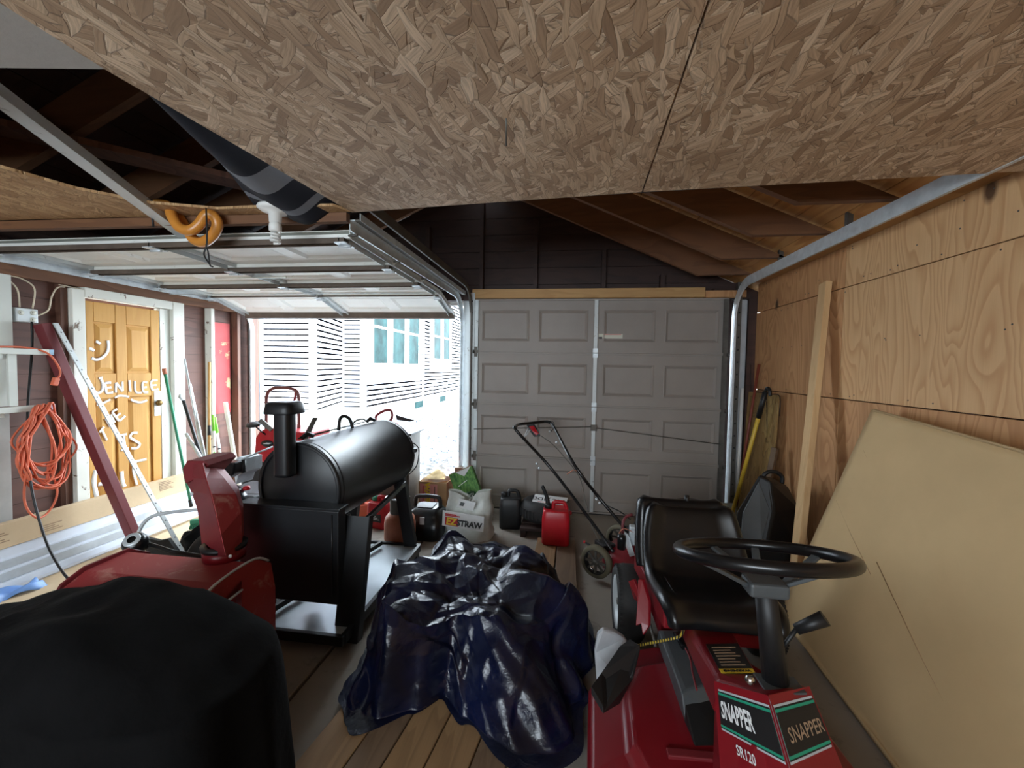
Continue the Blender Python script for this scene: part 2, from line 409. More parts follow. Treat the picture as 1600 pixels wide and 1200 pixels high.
# ---- driveway
rng = random.Random(3)
dw = struct('driveway')
def ground(u, v):
    x = lerp(-16, 12, u); y = 4.4+(v**1.6)*40
    h = -.03+.02*noise.noise(V((x*.8, y*.8, 0))) if y > 4.6 else -.02
    return (x, y, h)
MB().grid(ground, 60, 60).build('gravel_bed', M['gravel'], dw)
g = MB()
for i in range(3600):
    y = 4.5+rng.random()**1.5*7; x = rng.uniform(-4.6, -.6)
    s_ = rng.uniform(.008, .022)
    h = -.028+.02*noise.noise(V((x*.8, y*.8, 0)))
    vs = [(x+s_*math.cos(a+i), y+s_*math.sin(a+i)*rng.uniform(.7, 1), h) for a in (0, 2.1, 4.2)]+[(x+rng.uniform(-.003, .003), y, h+s_*.8)]
    g.add(vs, [(0, 1, 3), (1, 2, 3), (2, 0, 3)])
tag(g.build('gravel', M['gravel'], dw), 'loose grey gravel stones', kind='stuff')

# ---- right wall
wr = struct('wall_right')
for (y0, y1) in ((2.885, 4.10), (.43, 2.878), (-2.5, .423)):
    for (z0, z1, dx) in ((.03, 1.292, .0), (1.298, 1.988, .006), (1.994, 2.25, .002)):
        m_ = M['ply2'] if (y0 > 2 or z0 < 1) and not (y0 < 2 and z0 > 1) else M['ply']
        MB().bb((XR-dx, y0, z0), (XR+.014, y1, z1)).build('plywood_panel', m_, wr, bevel=.0015, seg=1)
y = -2.45
while y < 4.15:
    MB().bb((XR+.016, y, 0), (XR+.105, y+.038, 2.25)).build('stud', M['oldbrown'], wr); y += .406
MB().bb((XR+.016, -2.5, 2.251), (XR+.105, 4.25, 2.29)).build('top_plate', M['rafter'], wr)
for k in range(14):
    MB().bb((XR+.107, -2.5, k*.17), (XR+.125, 4.3, k*.17+.168)).build('sheathing_board', M['dark'], wr)
# nail dots: small dark screw heads on plywood
nd = MB()
for k in range(60):
    yy = rng.uniform(.9, 4.0); zz = rng.choice([2.02, 2.22, 1.32, 1.96, 1.65, 2.1])+rng.uniform(-.01, .01)
    nd.lathe([(.004, 0), (.003, .002), (0, .002)], (XR-.0065, yy, zz), (-1, 0, 0), 6)
tag(nd.build('screw_heads', M['galv_dark'], wr), 'small dark screw heads', kind='stuff')

# ---- left wall : studs proud of brown sheathing, door, beam
wl = struct('wall_left')
yd0, yd1, zd = 2.60, 3.15, 1.89      # door leaf opening
for k in range(13):
    z0 = k*.17; z1 = z0+.168
    if z1 < zd+.02:
        MB().bb((XL-.075, -2.5, z0), (XL-.055, yd0-.03, z1)).build('sheathing_board', M['board_left'], wl)
        MB().bb((XL-.075, 3.25, z0), (XL-.055, 4.3, z1)).build('sheathing_board', M['board_left'], wl)
    else: MB().bb((XL-.075, -2.5, z0), (XL-.055, 4.3, z1)).build('sheathing_board', M['board_left'], wl)
MB().bb((XL-.095, -2.55, 0), (XL-.078, yd0-.02, 2.3)).build('outer_cladding', M['dark'], wl)
MB().bb((XL-.095, 3.21, 0), (XL-.078, 4.3, 2.3)).build('outer_cladding', M['dark'], wl)
MB().bb((XL-.095, yd0-.02, 1.88), (XL-.078, 3.21, 2.3)).build('outer_cladding', M['dark'], wl)
MB().bb((XL-.053, -2.5, 1.985), (XL-.012, 4.15, 2.12)).build('wall_beam', M['oldbeam'], wl, bevel=.003, seg=1)
MB().bb((XL-.053, -2.5, 2.125), (XL+.0, 4.15, 2.165)).build('top_plate', M['oldbrown'], wl)
for yy, m_ in ((3.66, 'peel'), (3.985, 'oldbrown'), (.2, 'oldbrown'), (.8, 'oldbrown'), (-.6, 'oldbrown'), (-1.4, 'oldbrown')):
    MB().bb((XL-.054, yy, .0), (XL+.02, yy+.04, 1.983)).build('stud', M[m_], wl, bevel=.002, seg=1)
MB().bb((XL-.054, 2.46, .0), (XL-.01, 2.50, 1.983)).build('stud', M['oldbrown'], wl)
MB().bb((XL-.054, 2.02, 1.16), (XL+.02, 2.185, 1.983)).build('white_stud', M['peel2'], wl)
p = MB().bb((XL-.0545, 3.72, .93), (XL-.045, 3.955, 1.86)).build('painted_patch', M['patch'], wl); p['label'] = 'red painted wall patch with flaking yellow edge'
MB().bb((XL-.04, 1.2, .3), (XL-.0, 2.17, 1.12)).build('grey_panel', mat('pale_grey_board', c(172, 170, 165), .8, var=.1), wl, bevel=.003, seg=1)
# electrical cable along the beam
MB().tube(smooth_path([(XL-.005, 2.45, 1.975), (XL, 2.7, 1.965), (XL, 3.0, 1.955), (XL, 3.32, 1.95)], 4), .004, 6).build('cable', M['wire'], wl)

for sx_ in (XL-.06, XR+.06):
    MB().bb((sx_-.012, -2.55, 2.168 if sx_ < 0 else 2.292), (sx_+.012, 4.3, 2.42)).build('eave_blocking', M['dark'], wl if sx_ < 0 else wr)
# ---- the yellow door
d1 = struct('door_1')
def panel_door(parent):
    x = XL+.005
    MB().bb((x-.038, yd0, .12), (x-.014, yd1, zd)).build('door_leaf', M['yellow_door'], parent)
    # stiles and rails stand proud of the leaf
    for lo, hi in (((yd0, .12), (yd0+.05, zd)), ((yd1-.075, .12), (yd1, zd)), ((2.80, .12), (2.88, zd))):
        MB().bb((x-.0135, lo[0], lo[1]), (x, hi[0], hi[1])).build('stile', M['yellow_door'], parent, bevel=.003, seg=1)
    for z0, z1 in ((1.745, zd), (1.166, 1.359), (.12, .32)):
        for a, b_ in ((yd0+.0505, 2.7995), (2.8805, yd1-.0755)):
            MB().bb((x-.0135, a, z0), (x-.001, b_, z1)).build('rail', M['yellow_door'], parent, bevel=.003, seg=1)
    for z0, z1 in ((1.372, 1.732), (.34, 1.15)):
        for a, b_ in ((yd0+.062, 2.788), (2.892, yd1-.087)):
            MB().loft([[(x-.0135, a, z0), (x-.0135, b_, z0), (x-.0135, b_, z1), (x-.0135, a, z1)],
                       [(x-.004, a+.03, z0+.03), (x-.004, b_-.03, z0+.03), (x-.004, b_-.03, z1-.03), (x-.004, a+.03, z1-.03)]], smooth=False).build('raised_panel', M['yellow_door'], parent)
panel_door(d1)
xj = XL
for lo, hi in (((2.505, 0), (2.585, 1.965)), ((3.262, 0), (3.372, 1.985)), ((2.586, 1.915), (3.261, 1.985))):
    MB().bb((xj-.05, lo[0], lo[1]), (xj+.022, hi[0], hi[1])).build('casing', M['peel'], d1, bevel=.004, seg=1)
MB().bb((xj-.05, 3.153, 0), (xj+.008, 3.195, 1.91)).build('jamb', M['peel'], d1, bevel=.002, seg=1)
MB().bb((xj-.05, 3.196, 0), (xj-.012, 3.261, 1.91)).build('jamb', M['peel2'], d1)
MB().bb((xj-.05, 2.587, 0), (xj+.006, 2.598, 1.91)).build('jamb', M['peel'], d1)
MB().bb((XL+.0055, 3.092, .99), (XL+.008, 3.148, 1.20)).build('lock_plate', M['galv_white'], d1)
MB().lathe([(0, .03), (.014, .03), (.024, .022), (.026, .008), (.012, 0)], (XL+.008, 3.122, 1.10), (1, 0, 0), 16).build('knob', mat('brass', c(130, 105, 60), .4, .8), d1)
# brushed white writing, as raised strokes of paint on the door face
def stroke(P, r=.011, name='painted_stroke'):
    mb = MB(); mb.tube(smooth_path(P, 5), r, 6)
    for v in mb.v: v.x = XL+.0065+(v.x-(XL+.0065))*.12
    return mb.build(name, M['white_paint'], d1)
stroke([(-3.494, 2.615, 1.542), (-3.494, 2.633, 1.538), (-3.494, 2.648, 1.526)], 0.0109)
stroke([(-3.494, 2.661, 1.598), (-3.494, 2.677, 1.591), (-3.493, 2.690, 1.579)], 0.0109)
stroke([(-3.494, 2.629, 1.473), (-3.494, 2.661, 1.462), (-3.494, 2.702, 1.480), (-3.493, 2.736, 1.522), (-3.493, 2.746, 1.572), (-3.494, 2.742, 1.610)], 0.0109)
stroke([(-3.494, 2.673, 1.322), (-3.494, 2.699, 1.327)], 0.0096)
stroke([(-3.494, 2.687, 1.321), (-3.494, 2.700, 1.275), (-3.494, 2.694, 1.230), (-3.494, 2.662, 1.213), (-3.494, 2.628, 1.240)], 0.0120)
stroke([(-3.494, 2.757, 1.286), (-3.494, 2.715, 1.282), (-3.494, 2.720, 1.249), (-3.494, 2.726, 1.209), (-3.494, 2.770, 1.212)], 0.0096)
stroke([(-3.494, 2.720, 1.246), (-3.494, 2.759, 1.252)], 0.0084)
stroke([(-3.494, 2.789, 1.208), (-3.494, 2.793, 1.285)], 0.0096)
stroke([(-3.494, 2.793, 1.285), (-3.494, 2.840, 1.216)], 0.0096)
stroke([(-3.494, 2.840, 1.216), (-3.494, 2.839, 1.292)], 0.0096)
stroke([(-3.494, 2.893, 1.301), (-3.494, 2.897, 1.210)], 0.0109)
stroke([(-3.494, 2.936, 1.294), (-3.494, 2.940, 1.207), (-3.494, 2.988, 1.196)], 0.0096)
stroke([(-3.494, 3.035, 1.279), (-3.494, 2.998, 1.275), (-3.494, 3.002, 1.204), (-3.494, 3.042, 1.196)], 0.0096)
stroke([(-3.494, 3.000, 1.238), (-3.494, 3.031, 1.240)], 0.0084)
stroke([(-3.494, 3.123, 1.294), (-3.494, 3.070, 1.286), (-3.494, 3.077, 1.217), (-3.494, 3.130, 1.217)], 0.0096)
stroke([(-3.494, 3.074, 1.252), (-3.494, 3.113, 1.253)], 0.0084)
stroke([(-3.494, 2.655, 1.124), (-3.494, 2.683, 1.128), (-3.494, 2.718, 1.142), (-3.494, 2.750, 1.158)], 0.0084)
stroke([(-3.494, 2.781, 1.168), (-3.494, 2.816, 1.182), (-3.494, 2.867, 1.174), (-3.494, 2.888, 1.166)], 0.0084)
stroke([(-3.494, 2.901, 1.146), (-3.494, 2.932, 1.127), (-3.494, 2.973, 1.116), (-3.494, 3.015, 1.123), (-3.494, 3.029, 1.133)], 0.0096)
stroke([(-3.494, 2.669, 0.914), (-3.494, 2.700, 0.953)], 0.0084)
stroke([(-3.494, 2.685, 0.932), (-3.493, 2.719, 0.846)], 0.0096)
stroke([(-3.493, 2.713, 1.014), (-3.494, 2.745, 0.947)], 0.0096)
stroke([(-3.494, 2.747, 1.039), (-3.494, 2.777, 0.974)], 0.0096)
stroke([(-3.494, 2.729, 0.981), (-3.494, 2.761, 1.006)], 0.0084)
stroke([(-3.494, 2.759, 1.059), (-3.494, 2.809, 0.982)], 0.0096)
stroke([(-3.494, 2.759, 1.059), (-3.494, 2.797, 1.079)], 0.0084)
stroke([(-3.494, 2.783, 1.019), (-3.494, 2.821, 1.044)], 0.0084)
stroke([(-3.494, 2.809, 0.982), (-3.494, 2.856, 1.019)], 0.0096)
stroke([(-3.494, 2.810, 0.867), (-3.494, 2.864, 0.870)], 0.0096)
stroke([(-3.494, 2.840, 0.868), (-3.494, 2.848, 0.765)], 0.0109)
stroke([(-3.494, 2.817, 0.749), (-3.494, 2.874, 0.752)], 0.0096)
stroke([(-3.494, 2.948, 0.867), (-3.494, 2.908, 0.871), (-3.494, 2.889, 0.843), (-3.494, 2.926, 0.806), (-3.494, 2.963, 0.772), (-3.494, 2.938, 0.743), (-3.494, 2.893, 0.749)], 0.0109)
stroke([(-3.494, 2.640, 0.635), (-3.494, 2.625, 0.551), (-3.494, 2.642, 0.430)], 0.0180)
stroke([(-3.494, 2.653, 0.523), (-3.494, 2.705, 0.516)], 0.0145)
stroke([(-3.494, 2.709, 0.595), (-3.494, 2.716, 0.500), (-3.494, 2.724, 0.431)], 0.0157)
stroke([(-3.494, 2.819, 0.580), (-3.494, 2.825, 0.496), (-3.494, 2.840, 0.451)], 0.0168)
stroke([(-3.494, 2.898, 0.636), (-3.494, 2.958, 0.634), (-3.494, 3.016, 0.635)], 0.0109)
stroke([(-3.494, 2.930, 0.631), (-3.494, 2.908, 0.572), (-3.494, 2.935, 0.438)], 0.0109)

# ---- front wall (gable)
wf = struct('wall_front')
def roofz(x): return 2.29+.45*(1.1-x) if x > -.9 else 2.29+.45*(x+2.9)
zt = 2.14; k = 0
while zt < 3.4:
    z1 = zt+.165
    xr = min(1.78, 1.1-(zt-2.29)/.45+.35); xl = max(-3.6, -2.9+(zt-2.29)/.45-.35)
    if xr-xl > .2: MB().bb((xl, YF+.10, zt), (xr, YF+.12, z1)).build('gable_board', M['dark'], wf)
    zt = z1+.004
MB().prism([(-3.6, YF+.125, 2.14), (1.8, YF+.125, 2.14), (1.8, YF+.125, 2.2), (-.9, YF+.125, 3.42), (-3.6, YF+.125, 2.2)], (0, .01, 0)).build('gable_sheet', M['dark'], wf)
for xx in (-3.2, -2.6, -2.0, -1.5, -.93, -.375, .30, .86, 1.35):
    MB().bb((xx, YF+.02, 2.20), (xx+.04, YF+.098, max(2.24, roofz(xx)-.02))).build('gable_stud', M['dark'], wf)
MB().bb((-3.5, YF+.02, 2.135), (1.7, YF+.1, 2.198)).build('header_beam', M['dark'], wf)
MB().bb((-.98, YF-.06, 2.145), (1.25, YF+.018, 2.235)).build('header_board', M['lumber_x'], wf, bevel=.003, seg=1)
MB().bb((1.255, YF-.04, 2.145), (1.62, YF+.018, 2.21)).build('header_board', M['ply2'], wf, bevel=.003, seg=1)
# posts
MB().bb((-1.09, YF+.03, 0), (-1.005, YF+.13, 2.134)).build('post', M['galv_white'], wf, bevel=.003, seg=1)
MB().bb((1.52, YF+.03, 0), (1.70, YF+.13, 2.134)).build('post', M['lightgrey'], wf, bevel=.003, seg=1)
MB().bb((-3.56, YF+.03, 0), (-3.50, YF+.13, 2.134)).build('post', M['oldbrown'], wf, bevel=.003, seg=1)
MB().bb((-3.62, YF+.135, -.02), (-3.50, YF+.20, 2.25)).build('outer_trim', M['blue_post'], wf, bevel=.003, seg=1)
MB().bb((-1.12, YF+.135, -.02), (-1.06, YF+.17, 2.25)).build('outer_trim', M['plank'], wf, bevel=.003, seg=1)
MB().bb((-3.5, YF+.135, 2.10), (1.7, YF+.16, 2.4)).build('outer_trim', M['white_paint'], wf)
MB().bb((XR-.16, YF-.02, 0), (XR-.06, YF+.028, 2.12)).build('post', M['lightgrey'], wf, bevel=.002, seg=1)
MB().bb((XR-.055, YF-.04, 0), (XR+.02, YF+.02, 2.13)).build('post', M['dark'], wf)

MB().bb((1.487, YF+.03, 0), (1.535, YF+.07, 2.13)).build('door_stop', M['dark'], wf)
MB().bb((-1.0, YF-.01, .0), (1.5, YF+.01, .0105)).build('door_seal', M['rubber'], wf)
# ---- back wall behind the camera; unseen window added to brighten the interior
wb = struct('wall_back')
for lo, hi in (((-3.6, YB-.08, 0), (-2.65, YB, 2.4)), ((.05, YB-.08, 0), (1.8, YB, 2.4)), ((-2.65, YB-.08, 0), (.05, YB, 1.1)), ((-2.65, YB-.08, 2.1), (.05, YB, 2.4))):
    MB().bb(lo, hi).build('sheathing_panel', M['ply2'], wb)
for lo, hi in (((-2.65, YB-.07, 1.1), (.05, YB-.01, 1.15)), ((-2.65, YB-.07, 2.05), (.05, YB-.01, 2.1)), ((-2.65, YB-.07, 1.15), (-2.6, YB-.01, 2.05)), ((.0, YB-.07, 1.15), (.05, YB-.01, 2.05)), ((-1.32, YB-.07, 1.15), (-1.28, YB-.01, 2.05))):
    MB().bb(lo, hi).build('added_window_rail', M['white_paint'], wb)
MB().prism([(-3.6, YB, 2.4), (1.8, YB, 2.4), (-.9, YB, 3.5)], (0, -.05, 0)).build('gable_panel', M['dark'], wb)

# ---- ceiling
ce = struct('ceiling')
def slabp(name, poly, m_, z=2.30, t=.012, **k): return MB().prism([(x, y_, z) for x, y_ in poly], (0, 0, t)).build(name, m_, ce, **k)
CZ = 2.2
slabp('osb_panel', [(-1.21, -.33), (-1.185, .937), (-1.063, 1.934), (.284, 1.823), (.258, .904), (.236, -.33)], M['osb'], z=CZ)
slabp('osb_panel', [(.242, -.33), (.264, .904), (.291, 1.822), (1.146, 1.787), (1.72, 1.765), (1.72, -.33)], M['osb'], z=CZ)
slabp('osb_panel', [(-1.21, -2.48), (-1.21, -.335), (.236, -.335), (.236, -2.48)], M['osb'], z=CZ)
slabp('osb_panel', [(.242, -2.48), (.242, -.335), (1.68, -.335), (1.68, -2.48)], M['osb'], z=CZ)
slabp('drywall_panel', [(-3.48, -2.48), (-3.48, .88), (-1.456, 0.907, 2.203)[:2], (-1.190, 0.941, 2.203)[:2], (-1.157, 0.743, 2.203)[:2], (-1.215, .3), (-1.215, -2.48)], M['drywall'], z=2.203, t=.013)
edge = [(-3.48, 1.86)]+[(-3.48, 1.10), (-2.8, 1.22), (-2.203, 1.362, 2.200)[:2], (-2.136, 1.567, 2.200)[:2], (-1.966, 1.739, 2.200)[:2], (-1.702, 1.835, 2.200)[:2], (-1.394, 1.831, 2.200)[:2], (-1.112, 1.848, 2.200)[:2], (-1.065, 1.925, 2.200)[:2]]
slabp('osb_panel', list(reversed(edge)), M['osb_warm'], z=CZ)
MB().beam((-3.48, 1.89, 2.178), (-1.09, 1.945, 2.178), .035, .043).build('edge_joist', M['rafter'], ce)
MB().beam((-1.06, 1.925, 2.250), (1.70, 1.77, 2.250), .038, .07).build('edge_joist', M['dark'], ce)
for yy in (-1.8, -1.2, -.6, .0, .55):
    MB().bb((-3.46, yy, 2.218), (1.69, yy+.038, 2.27)).build('ceiling_joist', M['rafter'], ce)
MB().tube([(-0.201, 1.251, 2.199), (-0.209, 1.310, 2.150)], .003, 6).build('nail', M['galv_dark'], ce)

# ---- roof
ro = struct('roof')
RXE = 1.1
for yy in (-2.3, -1.6, -.9, -.2, .5, 1.1, 1.72, 2.24, 2.75, 3.30, 3.85):
    for sgn in (1, -1):
        f = (lambda x: x) if sgn > 0 else (lambda x: -1.8-x)
        poly = [(f(-.9), 3.19), (f(RXE), 2.29), (f(1.69), 2.295), (f(1.78), 2.30), (f(1.78), 2.30+.02), (f(-.9), 3.33)]
        poly = [(f(-.9), 3.19), (f(RXE), 2.29), (f(1.42), 2.285), (f(1.78), 2.262+.02), (f(-.9), 3.36)] if False else [(f(-.9), 3.19), (f(RXE), 2.29), (f(1.79), 2.293), (f(1.79), 2.30), (f(-.9), 3.40)] if False else [(f(-.9), 3.19), (f(RXE), 2.29), (f(1.55), 2.292), (f(-.9), 3.40)]
        MB().prism([(x, yy, z) for x, z in poly], (0, .042, 0)).build('rafter', M['rafter'], ro)
s0 = V((1.92, 0, 2.155)); dirv = V((-2.82, 0, 1.27)).normalized(); nrm = V((.45, 0, 1)).normalized()
L = 3.08; n = 20
for sgn in (1, -1):
    a = s0+nrm*.022; b_ = s0+dirv*L+nrm*.022; q = [V((x if sgn > 0 else -1.8-x, -2.6, z)) for x, _, z in (a, b_, b_+nrm*.01, a+nrm*.01)]
    MB().prism(q, (0, 7.0, 0)).build('roof_felt', M['dark'], ro)
    for i in range(n):
        a = s0+dirv*(L*i/n+.002); b_ = s0+dirv*(L*(i+1)/n-.002)
        q = [a, b_, b_+nrm*.02, a+nrm*.02]
        q = [V((x if sgn > 0 else -1.8-x, -2.6, z)) for x, _, z in q]
        MB().prism(q, (0, 7.0, 0)).build('roof_board', M['deck'] if sgn > 0 else M['dark'], ro)

# ---- sectional garage doors
def section(w_, h_, np_=4, mg=.10, th=.02, dp=.012):
    """inner face of a pressed-steel door section: local x across, y up, z towards the room"""
    mb = MB(); cw = w_/np_
    mb.bb((0, 0, -th), (w_, h_, -th+.004))
    zt = 0
    ys = [0, .11, h_-.11, h_]
    gx = .045
    xs = [0]; rects = []
    for i in range(np_):
        a = i*cw+gx+(.03 if i in (0, np_//2) else 0); b_ = (i+1)*cw-gx-(.03 if i in (np_-1, np_//2-1) else 0)
        rects.append((a, b_))
    # face strips
    def q(x0, y0, x1, y1, z=0): mb.add([(x0, y0, z), (x1, y0, z), (x1, y1, z), (x0, y1, z)], [(0, 1, 2, 3)])
    q(0, 0, w_, ys[1]); q(0, ys[2], w_, h_)
    px = 0
    for a, b_ in rects:
        q(px, ys[1], a, ys[2]); px = b_
        i1 = .03
        o = [(a, ys[1]), (b_, ys[1]), (b_, ys[2]), (a, ys[2])]
        m1 = [(a+.008, ys[1]+.008), (b_-.008, ys[1]+.008), (b_-.008, ys[2]-.008), (a+.008, ys[2]-.008)]
        m2 = [(a+i1, ys[1]+i1), (b_-i1, ys[1]+i1), (b_-i1, ys[2]-i1), (a+i1, ys[2]-i1)]
        vs = [(x, y_, 0) for x, y_ in o]+[(x, y_, dp*.3) for x, y_ in m1]+[(x, y_, -dp) for x, y_ in m2]
        fs = [(k, (k+1) % 4, 4+(k+1) % 4, 4+k) for k in range(4)]+[(4+k, 4+(k+1) % 4, 8+(k+1) % 4, 8+k) for k in range(4)]+[(8, 9, 10, 11)]
        mb.add(vs, fs)
    q(px, ys[1], w_, ys[2])
    # rails folded towards the room along top and bottom
    for y0, y1 in ((0.001, .016), (h_-.016, h_-.001)): mb.bb((0, y0, 0), (w_, y1, .022))
    mb.bb((0, 0, -th), (.003, h_, .0)); mb.bb((w_-.003, 0, -th), (w_, h_, 0))
    return mb
def place(mb, o, ex, ey, ez):
    o, ex, ey, ez = V(o), V(ex).normalized(), V(ey).normalized(), V(ez).normalized()
    for i, p in enumerate(mb.v): mb.v[i] = o+ex*p.x+ey*p.y+ez*p.z
    return mb
def holes_angle(mb, p0, p1, w_, dirw, n_):
    pass
# closed door, right
d2 = struct('door_2')
x0 = -.965; W_ = 2.44; sh = 2.13/4
for k in range(4):
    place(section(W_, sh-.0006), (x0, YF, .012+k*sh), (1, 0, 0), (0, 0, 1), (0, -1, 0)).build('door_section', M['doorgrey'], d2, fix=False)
for k in range(4):
    z0 = .03+k*sh
    for xx in (x0+W_/2-.018,):
        MB().bb((xx, YF-.030, z0), (xx+.036, YF-.0245, z0+sh-.03)).build('stile', M['galv_white'], d2, bevel=.001, seg=1)
    e = MB().bb((x0+.0, YF-.034, z0), (x0+.045, YF-.025, z0+sh-.03)); e.build('end_stile', M['galv_white'], d2)
    MB().bb((x0+W_-.045, YF-.034, z0), (x0+W_, YF-.025, z0+sh-.03)).build('end_stile', M['galv_dark'], d2)
for k in range(1, 4):
    z0 = .012+k*sh
    for xx in (x0+W_/2,):
        h_ = MB().bb((xx-.024, YF-.036, z0-.045), (xx+.024, YF-.031, z0+.045)); h_.tube([(xx-.024, YF-.04, z0), (xx+.024, YF-.04, z0)], .006, 8); h_.build('hinge', M['galv'], d2)
    for sx_ in (x0+.02, x0+W_-.02):
        h_ = MB().bb((sx_-.02, YF-.045, z0-.05), (sx_+.02, YF-.036, z0+.05)); h_.lathe([(0, 0), (.018, 0), (.018, .012), (0, .012)], (sx_-.02 if sx_ < 0 else sx_+.01, YF-.06, z0), (1, 0, 0), 12); h_.build('hinge', M['galv_dark'], d2)
xc = x0+W_/2
MB().tube([(x0+.02, YF-.05, .82), (xc-.02, YF-.05, .885)], .004, 6).build('lock_rod', M['galv_dark'], d2)
MB().tube([(xc+.02, YF-.05, .875), (x0+W_-.02, YF-.05, .76)], .004, 6).build('lock_rod', M['galv_dark'], d2)
MB().bb((xc-.03, YF-.052, .845), (xc+.03, YF-.037, .905)).build('lock_plate', M['galv_dark'], d2, bevel=.004)
st = MB().bb((.285, YF-.0012, 1.755), (.515, YF+.0005, 1.80)).build('sticker', M['cream'], d2)
MB().bb((.285, YF-.0016, 1.752), (.32, YF-.0013, 1.77)).build('sticker_print', M['print_black'], st)
MB().bb((.33, YF-.0016, 1.790), (.50, YF-.0013, 1.799)).build('sticker_print', M['pink'], st)
# angle with punched holes at left edge, vertical tracks
def punched(x, y0, z0, z1, wd, m_, parent, name='punched_angle'):
    a = MB().bb((x, y0, z0), (x+wd, y0+.003, z1)); a.bb((x, y0, z0), (x+.003, y0+.045, z1))
    o = a.build(name, m_, parent)
    hb = MB(); z = z0+.06
    while z < z1-.03: hb.lathe([(0, 0), (.008, 0), (.008, .0015), (0, .0015)], (x+wd*.5, y0-.0003, z), (0, -1, 0), 8); z += .115
    tag(hb.build('punched_hole', M['print_black'], o), kind='stuff')
    return o
punched(-1.003, YF-.06, .1, 2.2, .05, M['galv_white'], d2)
punched(1.535, YF-.06, .1, 2.28, .04, M['galv_dark'], d2)
def track(pts, m_, parent, side, kk=1.0):
    # C-channel swept along pts in the YZ plane, width across X
    pr = [(-.012, -.028), (-.012, .028), (.0, .028), (.0, .024), (-.008, .022), (-.008, -.022), (.018, -.022), (.018, -.028)]
    pr = [(a*kk, b_*kk) for a, b_ in pr]
    P = [V(p) for p in pts]; rings = []
    for i, p in enumerate(P):
        t = (P[min(i+1, len(P)-1)]-P[max(i-1, 0)]).normalized(); nx = V((1, 0, 0)); nn = nx.cross(t)
        rings.append([p+nx*(a*side)+nn*b_ for a, b_ in pr])
    return MB().loft(rings, smooth=False).build('track', m_, parent)
def track_path(x, zt, yv, ynear, rad=.30):
    pts = [(x, yv, .05), (x, yv, zt-rad)]
    for k in range(1, 9):
        a = k/8*PI/2; pts.append((x, yv-rad+rad*math.cos(a), zt-rad+rad*math.sin(a)))
    pts.append((x, ynear, zt)); return pts
track(track_path(1.515, 2.235, YF-.075, .6), M['galv'], d2, 1, 1.35)
track(track_path(-.985, 2.235, YF-.075, 1.2, .3), M['galv_dark'], d2, -1)
for yy in (2.55, 3.3):
    MB().bb((1.50, yy, 2.262), (1.53, yy+.025, 2.35)).build('track_hanger', M['galv_dark'], d2)
MB().beam((1.53, YF-.06, 2.2), (1.53, YF-.06, 2.34), .05, .05).build('track_bracket', M['galv'], d2)

# open door, left
d3 = struct('door_3')
XO0, XO1 = -3.40, -1.13; wO = XO1-XO0
js = [(1.975, 4.02), (2.105, 3.56), (2.115, 3.08), (2.12, 2.57), (2.13, 2.03), ]   # (z, y) joints
js2 = js+[(2.105, 1.66)]
for k in range(5 if False else 4):
    (za, ya), (zb, yb) = js[k], js[k+1]
    a = V((XO0, ya, za)); b_ = V((XO0, yb, zb)); ey = (b_-a); h_ = ey.length-.004
    ez = V((1, 0, 0)).cross(ey).normalized()
    if ez.z > 0: ez = -ez
    a = a-ez*0
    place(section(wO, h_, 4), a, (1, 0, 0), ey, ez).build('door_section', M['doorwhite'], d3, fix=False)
    # stiles
    for xx, wd in ((XO0+.0, .05), (XO0+wO/2-.035, .07), (XO1-.05, .05)):
        mb = MB().bb((xx-XO0, .02, .001), (xx-XO0+wd, h_-.02, .006)); mb.bb((xx-XO0, .02, .006), (xx-XO0+.004, h_-.02, .035)); mb.bb((xx-XO0+wd-.004, .02, .006), (xx-XO0+wd, h_-.02, .024))
        place(mb, a, (1, 0, 0), ey, ez).build('stile', M['galv_white'], d3)
for k, (z, y) in enumerate(js[1:]):
    # stiffening strut, open channel hanging below the joint
    zz = z-.024
    if k == 0:
        MB().bb((XO0+.02, y-.008, zz-.012), (XO1-.02, y+.008, zz+.0)).build('strut', M['strut'], d3)
    pr = [(y+.035, zz), (y+.035, zz-.026), (y+.031, zz-.028), (y+.028, zz-.004), (y-.012, zz-.004), (y-.016, zz-.028), (y-.02, zz-.026), (y-.02, zz)]
    if k: MB().prism([(XO0+.02, a, b_) for a, b_ in pr], (wO-.04, 0, 0)).build('strut', M['strut'], d3)
    for xx in (XO0+.025, XO0+wO/2, XO1-.025):
        h_ = MB().bb((xx-.03, y-.05, zz-.036), (xx+.03, y+.045, zz-.030))
        h_.tube([(xx-.034, y, zz-.040), (xx+.034, y, zz-.040)], .007, 8)
        h_.bb((xx-.026, y-.02, zz-.030), (xx-.02, y+.03, zz-.0)); h_.build('hinge', M['galv'], d3)
pr = [(4.045, 1.965), (4.045, 1.925), (4.0, 1.93), (3.985, 1.99)]
MB().prism([(XO0, a, b_) for a, b_ in pr], (wO, 0, 0)).build('bottom_rail', M['strut'], d3)
MB().bb((XO0+wO*.42, 2.78, 2.0775), (XO0+wO*.60, 2.80, 2.085)).build('sticker', M['cream'], d3)
for xx, sd in ((XO0-.045, -1), (XO1+.045, 1)):
    track(track_path(xx, 2.075 if sd < 0 else 2.15, YF-.05, 1.5 if sd < 0 else 1.97, .28), M['galv'], d3, sd)
    for (z, y) in js[1:]:
        MB().tube([(xx, y, 2.075 if sd < 0 else 2.12), (xx-sd*.05, y, 2.075 if sd < 0 else 2.12)], .006, 8).build('roller_stem', M['galv_dark'], d3)
MB().beam((XO1+.075, 1.97, 2.175), (XO1+.075, YF-.1, 2.175), .03, .006).build('track_rail', M['galv_dark'], d3)
MB().beam((XO1+.09, 1.97, 2.19), (XO1+.09, YF-.1, 2.19), .004, .035).build('track_rail', M['galv'], d3)
